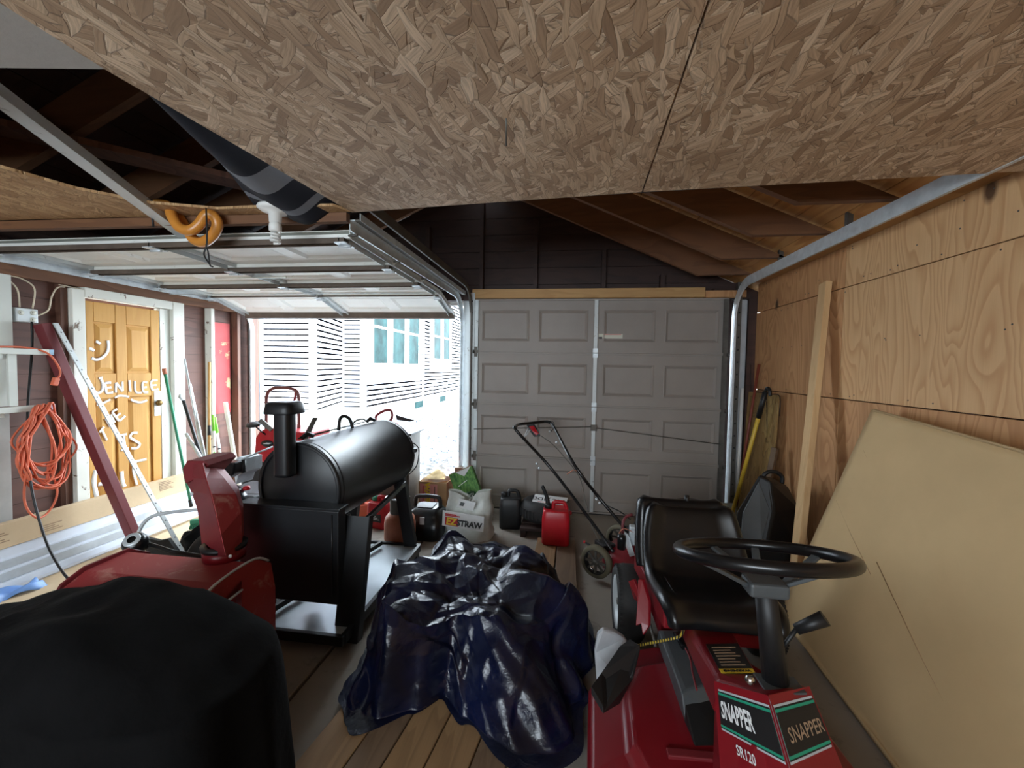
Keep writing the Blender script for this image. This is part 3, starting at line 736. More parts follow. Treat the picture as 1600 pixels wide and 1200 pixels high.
punched(XO0-.10, YF-.03, .1, 2.05, .05, M['galv_white'], d3)
# lift cable stretched over the joint
MB().tube([(XO0, 3.16, 2.03), (XO1, 3.18, 2.03)], .003, 6).build('cable', M['galv'], d3)

# ============================================================= HOUSE OUTSIDE
ho = thing('neighbour_house', (-4.9, 9, 0), 'white vinyl-sided house across the gravel drive, seen through the open garage door', 'house')
HT = 5.2
def siding(p0, p1, z0, z1, ch, m_=M['vinyl'], holes=(), gr=.73):
    p0, p1 = V((*p0, 0)), V((*p1, 0)); d = (p1-p0); L = d.length; d.normalize(); n = V((d.y, -d.x, 0))
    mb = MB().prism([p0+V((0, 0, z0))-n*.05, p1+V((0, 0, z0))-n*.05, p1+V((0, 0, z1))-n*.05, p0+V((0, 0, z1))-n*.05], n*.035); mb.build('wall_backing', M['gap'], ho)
    z = z0; me = {}
    while z < z1-.02:
        segs = [(0, L)]
        for (a, b_, h0, h1) in holes:
            if z+ch > h0 and z < h1:
                ns = []
                for s, e in segs:
                    if b_ <= s or a >= e: ns.append((s, e)); continue
                    if a > s: ns.append((s, a))
                    if b_ < e: ns.append((b_, e))
                segs = ns
        for s, e in segs:
            if e-s < .03: continue
            key = (round(s, 3), round(e, 3))
            A, B = p0+d*s, p0+d*e
            if key not in me:
                q = [(0, .0), (.022, .0), (.004, ch*gr), (0, ch*gr)]
                mb = MB().prism([A+n*a_+V((0, 0, z+h_)) for a_, h_ in q], B-A)
                o = mb.build('clapboard', m_, ho); me[key] = (o, z)
            else:
                o0, zz = me[key]; o = o0.copy(); COL.objects.link(o); o.location = (0, 0, z-zz)
        z += ch
AX0, AX1, AY = -7.6, -4.775, 7.3
CX0, CY = -5.42, 9.4
XD = -4.84
CH = .1085
BY1 = 8.85
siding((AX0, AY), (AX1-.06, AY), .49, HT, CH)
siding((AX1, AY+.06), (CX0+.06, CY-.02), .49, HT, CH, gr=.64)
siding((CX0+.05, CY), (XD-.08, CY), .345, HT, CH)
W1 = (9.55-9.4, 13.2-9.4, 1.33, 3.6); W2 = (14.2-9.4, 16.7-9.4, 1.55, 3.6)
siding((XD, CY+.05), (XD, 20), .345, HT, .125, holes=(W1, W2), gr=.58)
def trim(lo, hi, m_='vinyl_trim'): MB().bb(lo, hi).build('corner_post', M[m_], ho, bevel=.004, seg=1)
trim((AX1-.09, AY-.03, .48), (AX1+.02, AY+.06, HT)); trim((XD-.11, CY-.03, .34), (XD+.02, CY+.06, HT))
trim((XD-.0, 13.35, .34), (XD+.04, 13.43, HT)); trim((CX0-.06, CY-.04, .34), (CX0+.05, CY+.02, HT))
MB().tube([(CX0+.02, CY-.10, .0), (CX0+.02, CY-.10, HT)], .055, 10).build('downspout', M['vinyl_trim'], ho)
for lo, hi in (((AX0, AY+.05, -.05), (AX1-.03, AY+.2, .485)), ((XD-.2, CY+.06, -.05), (XD-.04, 20, .34)), ((CX0, CY+.04, -.05), (XD-.06, CY+.2, .34))):
    MB().bb(lo, hi).build('foundation', M['foundation'], ho)
MB().beam((AX1-.06, AY+.1, .22), (CX0, CY, .22), .06, .52).build('foundation', M['foundation'], ho)
def window(y0, y1, z0, z1, n_):
    fr = MB().bb((XD-.02, y0, z0), (XD+.035, y1, z0+.16)); fr.bb((XD-.02, y0, z1-.12), (XD+.035, y1, z1))
    wd = (y1-y0)/n_; g_ = wd*.23
    fr.bb((XD-.02, y0, z0+.16), (XD+.035, y0+g_*.7, z1-.12)); fr.bb((XD-.02, y1-g_*.7, z0+.16), (XD+.035, y1, z1-.12))
    for i in range(1, n_): fr.bb((XD-.02, y0+i*wd-g_/2, z0+.16), (XD+.035, y0+i*wd+g_/2, z1-.12))
    MB().bb((XD-.012, y0-.12, z0-.22), (XD+.004, y1+.12, z1+.2)).build('window_casing', M['vinyl_trim'], ho)
    f = fr.build('window_frame', M['vinyl_trim'], ho)
    for i in range(n_):
        a = y0+i*wd+g_/2; b_ = y0+(i+1)*wd-g_/2; zm = (z0+z1)/2+.0
        MB().bb((XD+.005, a, z0+.16), (XD+.010, b_, zm)).build('pane', M['pane'], f)
        MB().bb((XD+.010, a, zm), (XD+.016, b_, z1-.12)).build('pane', M['pane'], f)
        s_ = MB().bb((XD-.015, a, zm-.03), (XD+.02, b_, zm+.03)); s_.bb((XD-.02, a, z0+.16), (XD+.02, b_, z0+.21))
        s_.bb((XD-.02, a, z0+.2), (XD+.02, a+.03, z1-.12)); s_.bb((XD-.02, b_-.03, z0+.2), (XD+.02, b_, z1-.12)); s_.build('sash', M['vinyl_trim'], f)
window(9.6, 13.15, 1.28, 3.55, 3); window(14.25, 16.65, 1.5, 3.55, 2)
for ya in (12.6, 15.2):
    f = MB().bb((XD-.045, ya, .02), (XD+.0, ya+.95, .32)).build('basement_window_frame', M['vinyl_trim'], ho)
    MB().bb((XD-.0, ya+.08, .06), (XD+.01, ya+.85, .28)).build('pane', M['pane'], f)
MB().tube(smooth_path([(XD+.04, 14.0, .62), (XD+.08, 14.3, .60), (XD+.06, 14.6, .68), (XD+.08, 14.9, .62)], 4), .02, 8).build('outdoor_tap', M['galv_dark'], ho)
MB().bb((AX0, AY+.06, HT), (XD+.3, 20, HT+.12)).build('eave', M['vinyl_trim'], ho)

# ============================================================= THINGS: CEILING AREA
# striped cloth sagging out of the ceiling hole
def cloth(u, v):
    y = lerp(.95, 1.90, u); w_ = .02+.36*u**1.1
    x = -1.17+.08*u - w_*v*1.15
    sag = (.06+.035*u)*math.sin(PI*min(1, v*1.02))**.8*(.45+.55*v)
    z = 2.225+.05*(1-u) - sag*.9 - .02*math.sin(v*9+u*4)*u
    return (x, y+.03*math.sin(v*5), z)
cl = MB().grid(cloth, 60, 30)
clo = cl.build('striped_cloth', M['navycloth'], None, solid=.004, fix=False)
clo.data.materials.append(M['greycloth'])
for p in clo.data.polygons:
    i = p.index % 59
    if 33 <= i < 41: p.material_index = 1
    elif 50 <= i < 53: p.material_index = 1
tag(clo, 'navy cloth with grey stripes sagging out of the ceiling hole', 'cloth')
MB().beam((-2.78, 1.45, 2.52), (-1.5, 2.3, 2.42), .14, .03).build('x', M['oldbrown'], ro).name = 'collar_tie'
# long metal rail running down through the hole
r = thing('metal_rail', (-2.1, 1.7, 2.3), 'long grey metal rail slanting down through the hole in the ceiling', 'rail')
pA, pB = V((-1.819, 1.072, 2.300)), V((-2.119, 2.120, 2.123))
MB().beam(pA, pB, .058, .004).build('rail_web', M['galv_white'], r)
d_ = (pB-pA).normalized(); sd = d_.cross(V((0, 0, 1))).normalized(); u_ = sd.cross(d_)
MB().beam(pA+sd*.029+u_*.018, pB+sd*.029+u_*.018, .003, .04).build('rail_flange', M['galv_white'], r)
MB().beam(pA-sd*.029+u_*.018, pB-sd*.029+u_*.018, .003, .04).build('rail_flange', M['galv_white'], r)
# amber looped grips hanging on black cord
r = thing('looped_grip', (-1.894, 1.850, 2.140), 'amber plastic looped tube hanging from black cords under the ceiling edge', 'tube')
pp = [(-2.103, 1.870, 2.249), (-1.993, 1.850, 2.231), (-1.944, 1.830, 2.166), (-1.895, 1.820, 2.112), (-1.836, 1.820, 2.098), (-1.796, 1.830, 2.131), (-1.770, 1.840, 2.176), (-1.741, 1.850, 2.176), (-1.727, 1.860, 2.139), (-1.758, 1.870, 2.093), (-1.825, 1.880, 2.060), (-1.889, 1.890, 2.077), (-1.928, 1.890, 2.129), (-1.971, 1.890, 2.188), (-2.004, 1.880, 2.230)]
MB().tube(smooth_path(pp, 6), .0245, 12).build('loop', M['amber'], r)
MB().tube([(-2.072, 1.840, 2.261), (-2.070, 1.840, 2.173), (-2.064, 1.840, 2.126)], .005, 6).build('cord', M['black_matte'], r)
MB().tube(smooth_path([(-1.731, 1.800, 2.194), (-1.729, 1.800, 2.119), (-1.730, 1.800, 2.022), (-1.745, 1.800, 1.974), (-1.711, 1.800, 1.922)], 4), .004, 6).build('cord', M['black_matte'], r)
MB().tube(smooth_path([(-1.734, 1.800, 2.022), (-1.721, 1.800, 1.974), (-1.715, 1.800, 1.925), (-1.698, 1.800, 1.916)], 4), .0035, 6).build('cord', M['black_matte'], r)
# lamp holder with spiral bulb
cx, cy, cz = (-1.363, 1.790, 2.172)
r = thing('ceiling_lamp', (cx, cy, cz), 'white ceiling lampholder with a bare spiral bulb, unlit', 'lamp')
MB().lathe([(0, .026), (.052, .026), (.052, .012), (0, .012)], (cx, cy, cz), n=20).build('junction_box', M['black_matte'], r)
MB().lathe([(0, .012), (.072, .010), (.076, 0), (.06, -.012), (.028, -.022), (.026, -.06), (.022, -.062), (0, -.062)], (cx, cy, cz), n=24).build('lampholder', M['white'], r)
MB().lathe([(0, -.06), (.023, -.06), (.027, -.075), (.027, -.098), (.02, -.104), (0, -.104)], (cx, cy, cz), n=18).build('bulb_base', M['white'], r)
sp = [(cx+.019*math.cos(t), cy+.019*math.sin(t), cz-.106-.0022*t) for t in [i*.5 for i in range(44)]]
MB().tube(sp, .006, 7).build('spiral_tube', mat('frosted_tube', c(225, 225, 220), .3), r)

# ============================================================= THINGS: LEFT WALL
r = thing('outlet_box', (XL, 2.26, 1.74), 'metal electrical box with two double sockets on the left wall', 'socket')
MB().bb((XL-.02, 2.205, 1.695), (XL+.02, 2.315, 1.785)).build('box', M['galv_white'], r, bevel=.004)
for a, b_ in ((2.228, 1.755), (2.29, 1.76), (2.288, 1.715)):
    o = MB().lathe([(0, .004), (.015, .004), (.016, 0)], (XL+.02, a, b_), (1, 0, 0), 12).build('socket', M['cream'], r)
    MB().bb((XL+.0242, a-.007, b_-.004), (XL+.0247, a-.004, b_+.006)).build('slot', M['print_black'], o)
for pts in ([(XL+.0, 2.235, 1.79), (XL+.01, 2.22, 1.90), (XL+.01, 2.17, 1.96)], [(XL, 2.30, 1.79), (XL+.02, 2.30, 1.92), (XL+.02, 2.24, 1.97), (XL+.01, 2.18, 1.98)], [(XL, 2.315, 1.74), (XL+.02, 2.37, 1.79), (XL+.02, 2.39, 1.88), (XL+.01, 2.43, 1.95), (XL, 2.48, 1.965)]):
    MB().tube(smooth_path(pts, 6), .0045, 6).build('cable', M['wire'], r)
cab = MB().tube(smooth_path([(XL+.03, 2.275, 1.70), (XL+.06, 2.25, 1.5), (XL+.12, 2.18, 1.1), (XL+.22, 2.12, .7), (-3.150, 2.095, 0.370), (-2.950, 2.033, 0.218), (-2.750, 1.961, 0.177)], 8), .007, 7).build('power_cable', M['black_matte'])
tag(cab, 'black power cable dropping from the socket box to the floor', 'cable')
# white shelf brackets with rails
for i, (z, lab) in enumerate(((1.505, 'upper white wooden rail on the left wall with a light blue tip'), (1.150, 'lower white wooden rail on the left wall, orange cords hung over it'))):
    r = thing('wall_rail', (XL+.1, 2.1, z), lab, 'rail')
    MB().beam((XL+.16, .9, z-.005), (XL+.16, 2.262, z), .04, .035).build('bar', M['peel2'], r, bevel=.002, seg=1)
    MB().bb((XL+.141, 2.263, z-.017), (XL+.179, 2.285, z+.017)).build('tip', M['blue_post'], r)
    MB().beam((XL+.0, 2.04, z-.03), (XL+.14, 2.04, z-.03), .04, .03).build('bracket', M['peel2'], r)
o = MB().bb((XL+.122, 2.085, 1.17), (XL+.139, 2.125, 1.50)).build('upright_batten', M['peel2']); tag(o, 'short white upright batten between the two wall rails', 'batten')
# orange extension cords
def cordloop(seed, cx_, cz_, ry, rz, n_=3, x_=XL+.20):
    g_ = random.Random(seed); pts = []
    for k in range(n_*10):
        t = 2*PI*k/10+g_.random()*.2; top = max(0, math.sin(t))
        pts.append((x_+g_.uniform(-.02, .03), cx_+ry*math.cos(t)*(1-.65*top)*g_.uniform(.75, 1.1), cz_+rz*math.sin(t)*g_.uniform(.86, 1.0)+.02))
    return smooth_path(pts, 5)
r = thing('extension_cord', (XL+.2, 2.2, .8), 'tangled orange extension cord coiled over the lower white rail', 'cord')
for s_, a, b_, e, f in ((1, 2.20, .93, .10, .24), (2, 2.17, .88, .09, .27), (3, 2.23, .90, .12, .27), (4, 2.20, .95, .13, .20), (9, 2.22, .86, .15, .27)):
    MB().tube(cordloop(s_, a, b_, e, f), .006, 6).build('cord_loop', M['orange'], r)
MB().tube(smooth_path([(XL+.2, 2.16, 1.16), (XL+.22, 2.12, .9), (XL+.2, 2.10, .6), (XL+.22, 2.14, .47), (XL+.2, 2.22, .48), (XL+.21, 2.26, .60), (XL+.2, 2.22, .8)], 6), .006, 6).build('cord_loop', M['orange'], r)
r = thing('extension_cord', (XL+.2, 2.2, 1.5), 'short orange cord with a plug end draped over the upper white rail', 'cord')
MB().tube(smooth_path([(XL+.16, 2.0, 1.527), (XL+.16, 2.15, 1.53), (XL+.19, 2.24, 1.50), (XL+.2, 2.29, 1.42), (XL+.2, 2.30, 1.36), (XL+.2, 2.27, 1.32)], 6), .006, 6).build('cord', M['orange'], r)
MB().beam((XL+.2, 2.28, 1.34), (XL+.2, 2.265, 1.29), .025, .03).build('plug', M['orange'], r, bevel=.004)
# leaning red post and white perforated rail
o = MB().beam((XL+.07, 2.30, 1.69), (-3.141, 2.622, 0.130), .055, .075, up=(1, 0, 0)).build('leaning_post', M['maroon'], bevel=.003)
tag(o, 'maroon painted timber leaning against the left wall beside the yellow door', 'timber')
r = thing('perforated_rail', (XL+.3, 2.6, .8), 'white punched metal rail leaning beside the maroon timber', 'rail')
p0, p1 = V((XL+.11, 2.345, 1.70)), V((-2.674, 2.557, 0.095))
MB().beam(p0, p1, .035, .008, up=(1, .2, .3)).build('rail_bar', M['galv_white'], r, bevel=.001, seg=1)
d_ = (p1-p0).normalized(); sd = d_.cross(V((1, .2, .3))).normalized(); u_ = sd.cross(d_)
hb = MB()
for k in range(1, 26):
    q = p0.lerp(p1, k/26); hb.lathe([(0, .0005), (.005, .0005), (.005, 0)], q+u_*.0042, u_, 8); hb.lathe([(0, .0005), (.005, .0005), (.005, 0)], q-u_*.0042, -u_, 8)
tag(hb.build('punched_hole', M['print_black'], r), kind='stuff')

# stacked flat material on the floor by the left wall
FL = []
for i, (x0, x1, y0, y1, z0, z1, rot) in enumerate(((-3.40, -2.42, 1.55, 2.75, .004, .035, .10), (-3.40, -2.70, 1.7, 3.30, .037, .062, .04), (-3.38, -2.84, .9, 2.5, .064, .085, .02))):
    cxx, cyy = (x0+x1)/2, (y0+y1)/2
    o = MB().box((cxx, cyy, (z0+z1)/2), (x1-x0, y1-y0, z1-z0), Matrix.Rotation(-rot, 3, 'Z')).build('flattened_box', M['card'], bevel=.004, seg=1)
    tag(o, ['wide flattened cardboard box lowest on the floor by the left wall', 'flattened cardboard box under the white panels, middle of the stack', 'narrow flattened cardboard box nearest the camera by the left wall'][i], 'cardboard')
# white ribbed siding panels leaning low on the wall
r = thing('siding_bundle', (-3.3, 2.3, .1), 'long white ribbed siding lengths lying along the left wall', 'siding')
prof = [(-3.275, .089), (-3.285, .125), (-3.305, .13), (-3.318, .185), (-3.336, .19), (-3.35, .245), (-3.366, .25), (-3.382, .31), (-3.392, .306), (-3.372, .24), (-3.35, .18), (-3.32, .115), (-3.29, .087)]
MB().prism([(x, .9, z) for x, z in prof], (0, 2.62, 0)).build('siding_length', M['galv_white'] if False else mat('cool_white_siding', c(208, 214, 224), .45, var=.06), r)
MB().bb((-3.272, .9, .088), (-3.235, 3.3, .094)).build('siding_length', M['vinyl'], r)
for (xa_, za_, xb_, zb_) in ((-3.3045, .133, -3.3155, .178), (-3.3375, .194, -3.348, .238)):
    MB().prism([(xa_+.004, .9, za_), (xb_+.004, .9, zb_), (xb_-.001, .9, zb_), (xa_-.001, .9, za_)], (0, 2.61, 0)).build('recess_shade_strip', M['lightgrey'], r)  # grey strips paint the shade of the recesses between ribs
# long cardboard carton on edge behind the siding
o = MB().prism([(-3.395, .9, .31), (-3.37, .9, .305), (-3.38, .9, .455), (-3.425, .9, .455), (-3.44, .9, .31)], (0, 2.42, 0)).build('long_carton', M['card'], bevel=.003, seg=1)
tag(o, 'long narrow cardboard carton on edge below the yellow door', 'cardboard')
for k, (yy, zz, n_) in enumerate(((1.95, .345, 5), (2.22, .33, 4), (3.02, .37, 6))):
    for i in range(n_):
        MB().bb((-3.3745-.0005*i, yy, zz+i*.013), (-3.371-.001*i*.9, yy+.12-.02*(i % 3), zz+i*.013+.005)).build('carton_print', M['print_faded'], o)
bf = MB().grid(lambda u, v: (-3.225+.10*v+.02*math.sin(u*9), 1.72+.36*u, .088+.03*abs(math.sin(u*7+v*3))+.015*math.sin(v*11)), 24, 10).build('film_sheet', M['blue_film'], solid=.002, fix=False)
tag(bf, 'crumpled light blue plastic film beside the white siding', 'film')

# long handled tools in the left corner
def pole(name, p0, p1, r_, m_, lab, group=None, extra=None):
    r = thing(name, p1, lab, 'tool', group)
    MB().tube([p0, p1], r_, 8).build('shaft', M[m_], r)
    if extra: extra(r, V(p0), V(p1))
    return r
def rake_end(r, a, b_):
    d = (b_-a).normalized()
    MB().tube([b_-d*.06, b_+d*.0], .014, 8).build('socket', M['black_matte'], r)
pole('rake', (-3.380, 3.089, 1.347), (-3.120, 3.061, 0.238), .011, 'green', 'green-handled tool leaning on the door casing', extra=lambda r, a, b_: (rake_end(r, a, b_), MB().tube([a, a+(a-b_).normalized()*.05], .016, 8).build('grip', M['copper'], r)))
pole('broom', (-3.420, 3.569, 1.456), (-3.240, 3.363, 0.319), .012, 'wood_h', 'yellow wooden broom handle with a dark band in the left corner', extra=lambda r, a, b_: MB().tube([a.lerp(b_, .52), a.lerp(b_, .60)], .0135, 8).build('band', M['black_matte'], r))
pole('metal_pole', (-3.440, 3.327, 1.487), (-3.200, 3.290, 0.458), .009, 'galv', 'thin bright steel pole beside the door casing, leftmost of the three')
pole('metal_pole', (-3.400, 3.341, 1.256), (-3.160, 3.275, 0.453), .011, 'galv_white', 'whitish steel pole crossing behind the black shaft')
pole('metal_pole', (-3.360, 3.231, 1.120), (-3.120, 3.208, 0.495), .013, 'black_matte', 'black shaft with a pale hook end beside the door casing', extra=lambda r, a, b_: MB().tube([a, a+V((0, -.03, .03)), a+V((0, -.02, .05))], .014, 8).build('hook', M['galv'], r))
pole('metal_pole', (-3.340, 3.237, 0.819), (-3.080, 3.143, 0.602), .014, 'galv_white', 'short fat whitish tube lying across the bottom of the poles')
for i, (a, b_, lab) in enumerate((((-3.360, 3.541, 0.955), (-3.180, 3.376, 0.271), 'left white and lime striped marker stake in the corner'), ((-3.350, 3.552, 0.929), (-3.160, 3.454, 0.249), 'right white and lime striped marker stake in the corner'))):
    r = thing('marker_stake', b_, lab, 'stake'); a, b_ = V(a), V(b_)
    MB().tube([a, b_], .011, 8).build('shaft', M['white'], r)
    for t0, t1, m_ in ((0.0, .22, 'lime'), (.42, .44, 'black_matte'), (.5, .72, 'lime')):
        MB().tube([a.lerp(b_, t0), a.lerp(b_, t1)], .0125, 8).build('band', M[m_], r)
o = MB().beam((XL+.05, 3.98, .0), (XL+.035, 3.80, 1.05), .04, .02).build('white_batten', M['peel']); tag(o, 'short worn white batten leaning below the red wall patch', 'batten')

# clutter on the cardboard by the snow blower
def lump(name, cx_, cy_, z0, rx, ry, h_, m_, seed, lab, cat, amp=.35):
    g_ = seed*3.1
    def f(u, v):
        t = 2*PI*u; rr = math.sin(v*PI/2)
        nn = 1+amp*noise.noise(V((math.cos(t)*1.3+g_, math.sin(t)*1.3, v*2)))
        z = h_*math.cos(v*PI/2)**.8*(1+amp*noise.noise(V((math.cos(t)*2*rr, math.sin(t)*2*rr, g_))))
        return (cx_+rx*rr*nn*math.cos(t), cy_+ry*rr*nn*math.sin(t), z0+max(0, z))
    o = MB().grid(f, 40, 16, wrapu=True).build(name, m_, fix=False)
    return tag(o, lab, cat)
lump('rag_pile', -2.74, 2.78, .062, .17, .14, .12, M['cloth_black'], 3, 'black crumpled bag behind the snow blower chute', 'bag', .5)
r = thing('hand_brush', (-2.85, 2.9, .13), 'green brush lying on the black bag by the left wall', 'brush')
MB().beam((-2.92, 2.86, .20), (-2.66, 2.96, .22), .05, .03).build('brush_back', M['green'], r, bevel=.005)
bt = MB()
for k in range(26): bt.beam(V((-2.91, 2.865, .2)).lerp(V((-2.67, 2.955, .22)), k/25), V((-2.90, 2.83, .15)).lerp(V((-2.65, 2.92, .17)), k/25), .006, .03)
tag(bt.build('bristles', M['green'], r), kind='stuff')
o = MB().lathe([(0, .0), (.03, 0), (.034, .01), (.03, .055), (.012, .07), (0, .07)], (-2.80, 2.62, .066), (.6, -.3, .7), 14).build('spray_cap', M['white']); tag(o, 'small white bottle lying against the black bag', 'bottle')
o = MB().box((-2.60, 2.52, .095), (.05, .07, .06), Matrix.Rotation(.5, 3, 'Z')).build('small_block', M['greyplastic'], bevel=.005); tag(o, 'small grey plastic block beside the perforated rail foot', 'block')
# string trimmer head: black round guard with a bright hoop
r = thing('string_trimmer', (-2.7, 2.1, .1), 'black trimmer with round head and silver hoop lying behind the red housing', 'trimmer')
hc = V((-2.333, 1.950, 0.454))
MB().lathe([(0, .05), (.04, .05), (.055, .03), (.06, 0), (.05, -.03), (0, -.05)], hc, (.2, -.6, .7), 20).build('head', M['black_gloss'], r)
MB().lathe([(.02, .055), (.035, .06), (.04, .05)], hc, (.2, -.6, .7), 20).build('cap', M['galv'], r)
MB().tube([hc+V((.03, .02, .0)), (-2.160, 2.000, 0.402), (-1.980, 2.020, 0.378), (-1.881, 2.020, 0.379)], .012, 8).build('shaft', M['black_matte'], r)
hp = [(-2.507, 2.100, 0.423), (-2.485, 2.120, 0.494), (-2.437, 2.140, 0.536), (-2.363, 2.160, 0.553), (-2.262, 2.180, 0.565), (-2.160, 2.200, 0.572)]
MB().tube(smooth_path(hp, 6), .010, 8).build('hoop', M['galv'], r)
MB().prism([(-2.498, 2.100, 0.424), (-2.360, 2.100, 0.407), (-2.300, 2.100, 0.423), (-2.246, 2.100, 0.359), (-2.217, 2.100, 0.315), (-2.431, 2.100, 0.313)], (0, .02, .0)).build('guard', M['black_matte'], r)

# ============================================================= SNOW BLOWER
r = thing('snow_blower', (-1.75, 1.8, 0), 'faded red snow blower with a tall curved chute, left of the black smoker', 'snow blower')
XA, XB = -2.13, -1.455
hp = [(1.40, .38), (1.46, .475), (1.56, .515), (1.74, .52), (1.82, .46), (1.86, .35), (1.86, .12), (1.80, .06), (1.5, .05)]
inn = [(y+(.012 if y < 1.6 else -.012), z-.012) for y, z in hp]
sh_ = MB(); n = len(hp)
sh_.prism([(XA, y, z) for y, z in hp]+[(XA, y, z) for y, z in reversed(inn)], (XB-XA, 0, 0)).build('auger_housing', M['red_faded'], r)
for xx, k in ((XA-.012, 0), (XB, 1)):
    MB().prism([(xx, y, z) for y, z in [(1.385, .08)]+[(1.385, .34), (1.40, .40), (1.47, .50), (1.56, .535), (1.75, .535), (1.85, .47), (1.88, .33), (1.88, .03), (1.4, .03)]], (.012, 0, 0)).build('side_plate', M['red_faded'] if k else M['red_dark'], r, bevel=.002, seg=1)
MB().tube(smooth_path([(XB+.013, 1.38, .37), (XB+.013, 1.46, .505), (XB+.013, 1.57, .54), (XB+.013, 1.74, .54), (XB+.013, 1.83, .49)], 4), .006, 6).build('edge_trim', M['galv'], r)
MB().prism([(XB+.013, 1.42, .30), (XB+.05, 1.48, .42), (XB+.05, 1.58, .46), (XB+.013, 1.66, .48), (XB+.013, 1.66, .2), (XB+.013, 1.42, .2)], (.0, .0, -.02)).build('side_brace', M['red'], r)
MB().tube([(XB+.05, 1.44, .36), (XB+.055, 1.5, .455), (XB+.05, 1.62, .46)], .006, 6).build('edge_trim', M['galv'], r)
ag = MB()
for k in range(60):
    t = k/59; a = t*PI*5
    if k: ag.add([(XA+.03+(XB-XA-.06)*t, 1.60+.16*math.cos(a), .26+.16*math.sin(a)), (XA+.03+(XB-XA-.06)*t, 1.60+.05*math.cos(a), .26+.05*math.sin(a)), pv[1], pv[0]], [(0, 1, 2, 3)])
    pv = [(XA+.03+(XB-XA-.06)*t, 1.60+.16*math.cos(a), .26+.16*math.sin(a)), (XA+.03+(XB-XA-.06)*t, 1.60+.05*math.cos(a), .26+.05*math.sin(a))]
ag.tube([(XA, 1.6, .26), (XB, 1.6, .26)], .02, 8); ag.build('auger', M['red_dark'], r, fix=False)
# chute: ring, back and side faces lofted upwards, bent to the left at the top
MB().lathe([(.075, -.02), (.088, -.02), (.09, .0), (.09, .03), (.075, .03)], (-1.632, 1.775, .535), n=28).build('chute_ring', M['red'], r)
MB().lathe([(.07, 0), (.094, .0), (.098, .02), (.07, .02)], (-1.632, 1.775, .566), n=28).build('chute_collar', M['black_matte'], r)
lev = [  # pixel-derived outline converted to metres: left edge, ridge, right edge for rising levels
 ((-1.751, 1.780, 0.513), (-1.523, 1.660, 0.586), (-1.564, 1.800, 0.519)),
 ((-1.764, 1.780, 0.633), (-1.544, 1.660, 0.679), (-1.563, 1.800, 0.621)),
 ((-1.779, 1.780, 0.743), (-1.578, 1.670, 0.779), (-1.565, 1.800, 0.734)),
 ((-1.810, 1.780, 0.827), (-1.609, 1.680, 0.857), (-1.592, 1.800, 0.821)),
 ((-1.840, 1.770, 0.897), (-1.654, 1.700, 0.920), (-1.653, 1.800, 0.893)),
 ((-1.839, 1.770, 0.957), (-1.692, 1.720, 0.985), (-1.722, 1.800, 0.956))]
rg = []
for a, b_, c_ in lev:
    a, b_, c_ = V(a), V(b_), V(c_); rg.append((a, b_, c_, V((c_.x-.075, 1.90, c_.z)), V((a.x-.01, 1.90, a.z))))
def panel(i, j, name, m_):
    vs = []; fs = []
    for q in rg: vs += [q[i], q[j]]
    for k in range(len(rg)-1): fs.append((2*k, 2*k+1, 2*k+3, 2*k+2))
    o = MB().add(vs, fs).build(name, m_, r, fix=False); md = o.modifiers.new('s', 'SOLIDIFY'); md.thickness = .005; md.offset = 0; return o
panel(0, 1, 'chute_side', M['red_dark']); panel(1, 2, 'chute_face', M['red_faded']); panel(2, 3, 'chute_side', M['red_faded']); panel(3, 4, 'chute_back', M['red_dark']);  # light painted in: paler red on lit faces, darker red on shaded ones
MB().prism([(-1.819, 1.740, 0.947), (-1.794, 1.740, 0.988), (-1.705, 1.740, 0.992), (-1.678, 1.740, 0.972), (-1.747, 1.740, 0.904), (-1.803, 1.740, 0.876)], (.01, .16, .01)).build('chute_cap', M['red_dark'], r, bevel=.003)
for p in ((-1.690, 1.730, 0.904), (-1.739, 1.710, 0.840), (-1.515, 1.680, 0.574)):
    MB().lathe([(0, .006), (.008, .004), (.009, 0)], p, (0, -1, .2), 8).build('bolt', M['galv'], r)
# engine behind the chute
ex, ey, ez = (-2.033, 2.350, 0.615)
MB().bb((ex-.16, ey-.02, .30), (ex+.14, ey+.28, ez+.02)).build('engine_block', M['black'], r, bevel=.02)
MB().lathe([(0, -.02), (.09, -.02), (.115, 0), (.12, .05), (.1, .08)], (ex-.04, ey-.03, ez-.03), (0, -1, 0), 24).build('recoil_cover', M['black_gloss'], r)
for rr in (.115, .09): MB().lathe([(rr, .081), (rr+.006, .083), (rr+.006, .078)], (ex-.04, ey-.03, ez-.03), (0, -1, 0), 28).build('cover_ring', M['galv_dark'], r)
MB().prism([(-2.071, 2.320, 0.837), (-2.031, 2.320, 0.871), (-1.982, 2.320, 0.865), (-1.983, 2.320, 0.777), (-2.032, 2.320, 0.750), (-2.051, 2.320, 0.696)], (.02, .12, .0)).build('muffler_shield', M['galv'], r, bevel=.003)
MB().tube([(-1.961, 2.280, 0.867), (-1.962, 2.280, 0.788)], .014, 10).build('grip', M['black_matte'], r)
MB().prism([(-2.053, 2.200, 0.861), (-1.951, 2.200, 0.866), (-1.961, 2.200, 0.793), (-2.012, 2.200, 0.759), (-2.071, 2.200, 0.814)], (.0, .08, .0)).build('dash_shroud', M['black_gloss'], r, bevel=.01, seg=3)
MB().tube([(-1.996, 2.250, 0.856), (-1.895, 2.450, 0.917)], .006, 6).build('control_rod', M['galv'], r)
MB().lathe([(0, 0), (.02, .0), (.02, .02), (0, .02)], (ex+.05, ey-.02, ez+.05), (0, 0, 1), 12).build('fuel_cap', M['red_plastic'], r)
MB().bb((ex+.02, ey-.06, ez-.08), (ex+.13, ey-.0, ez+.02)).build('air_filter', M['greyplastic'], r, bevel=.01)
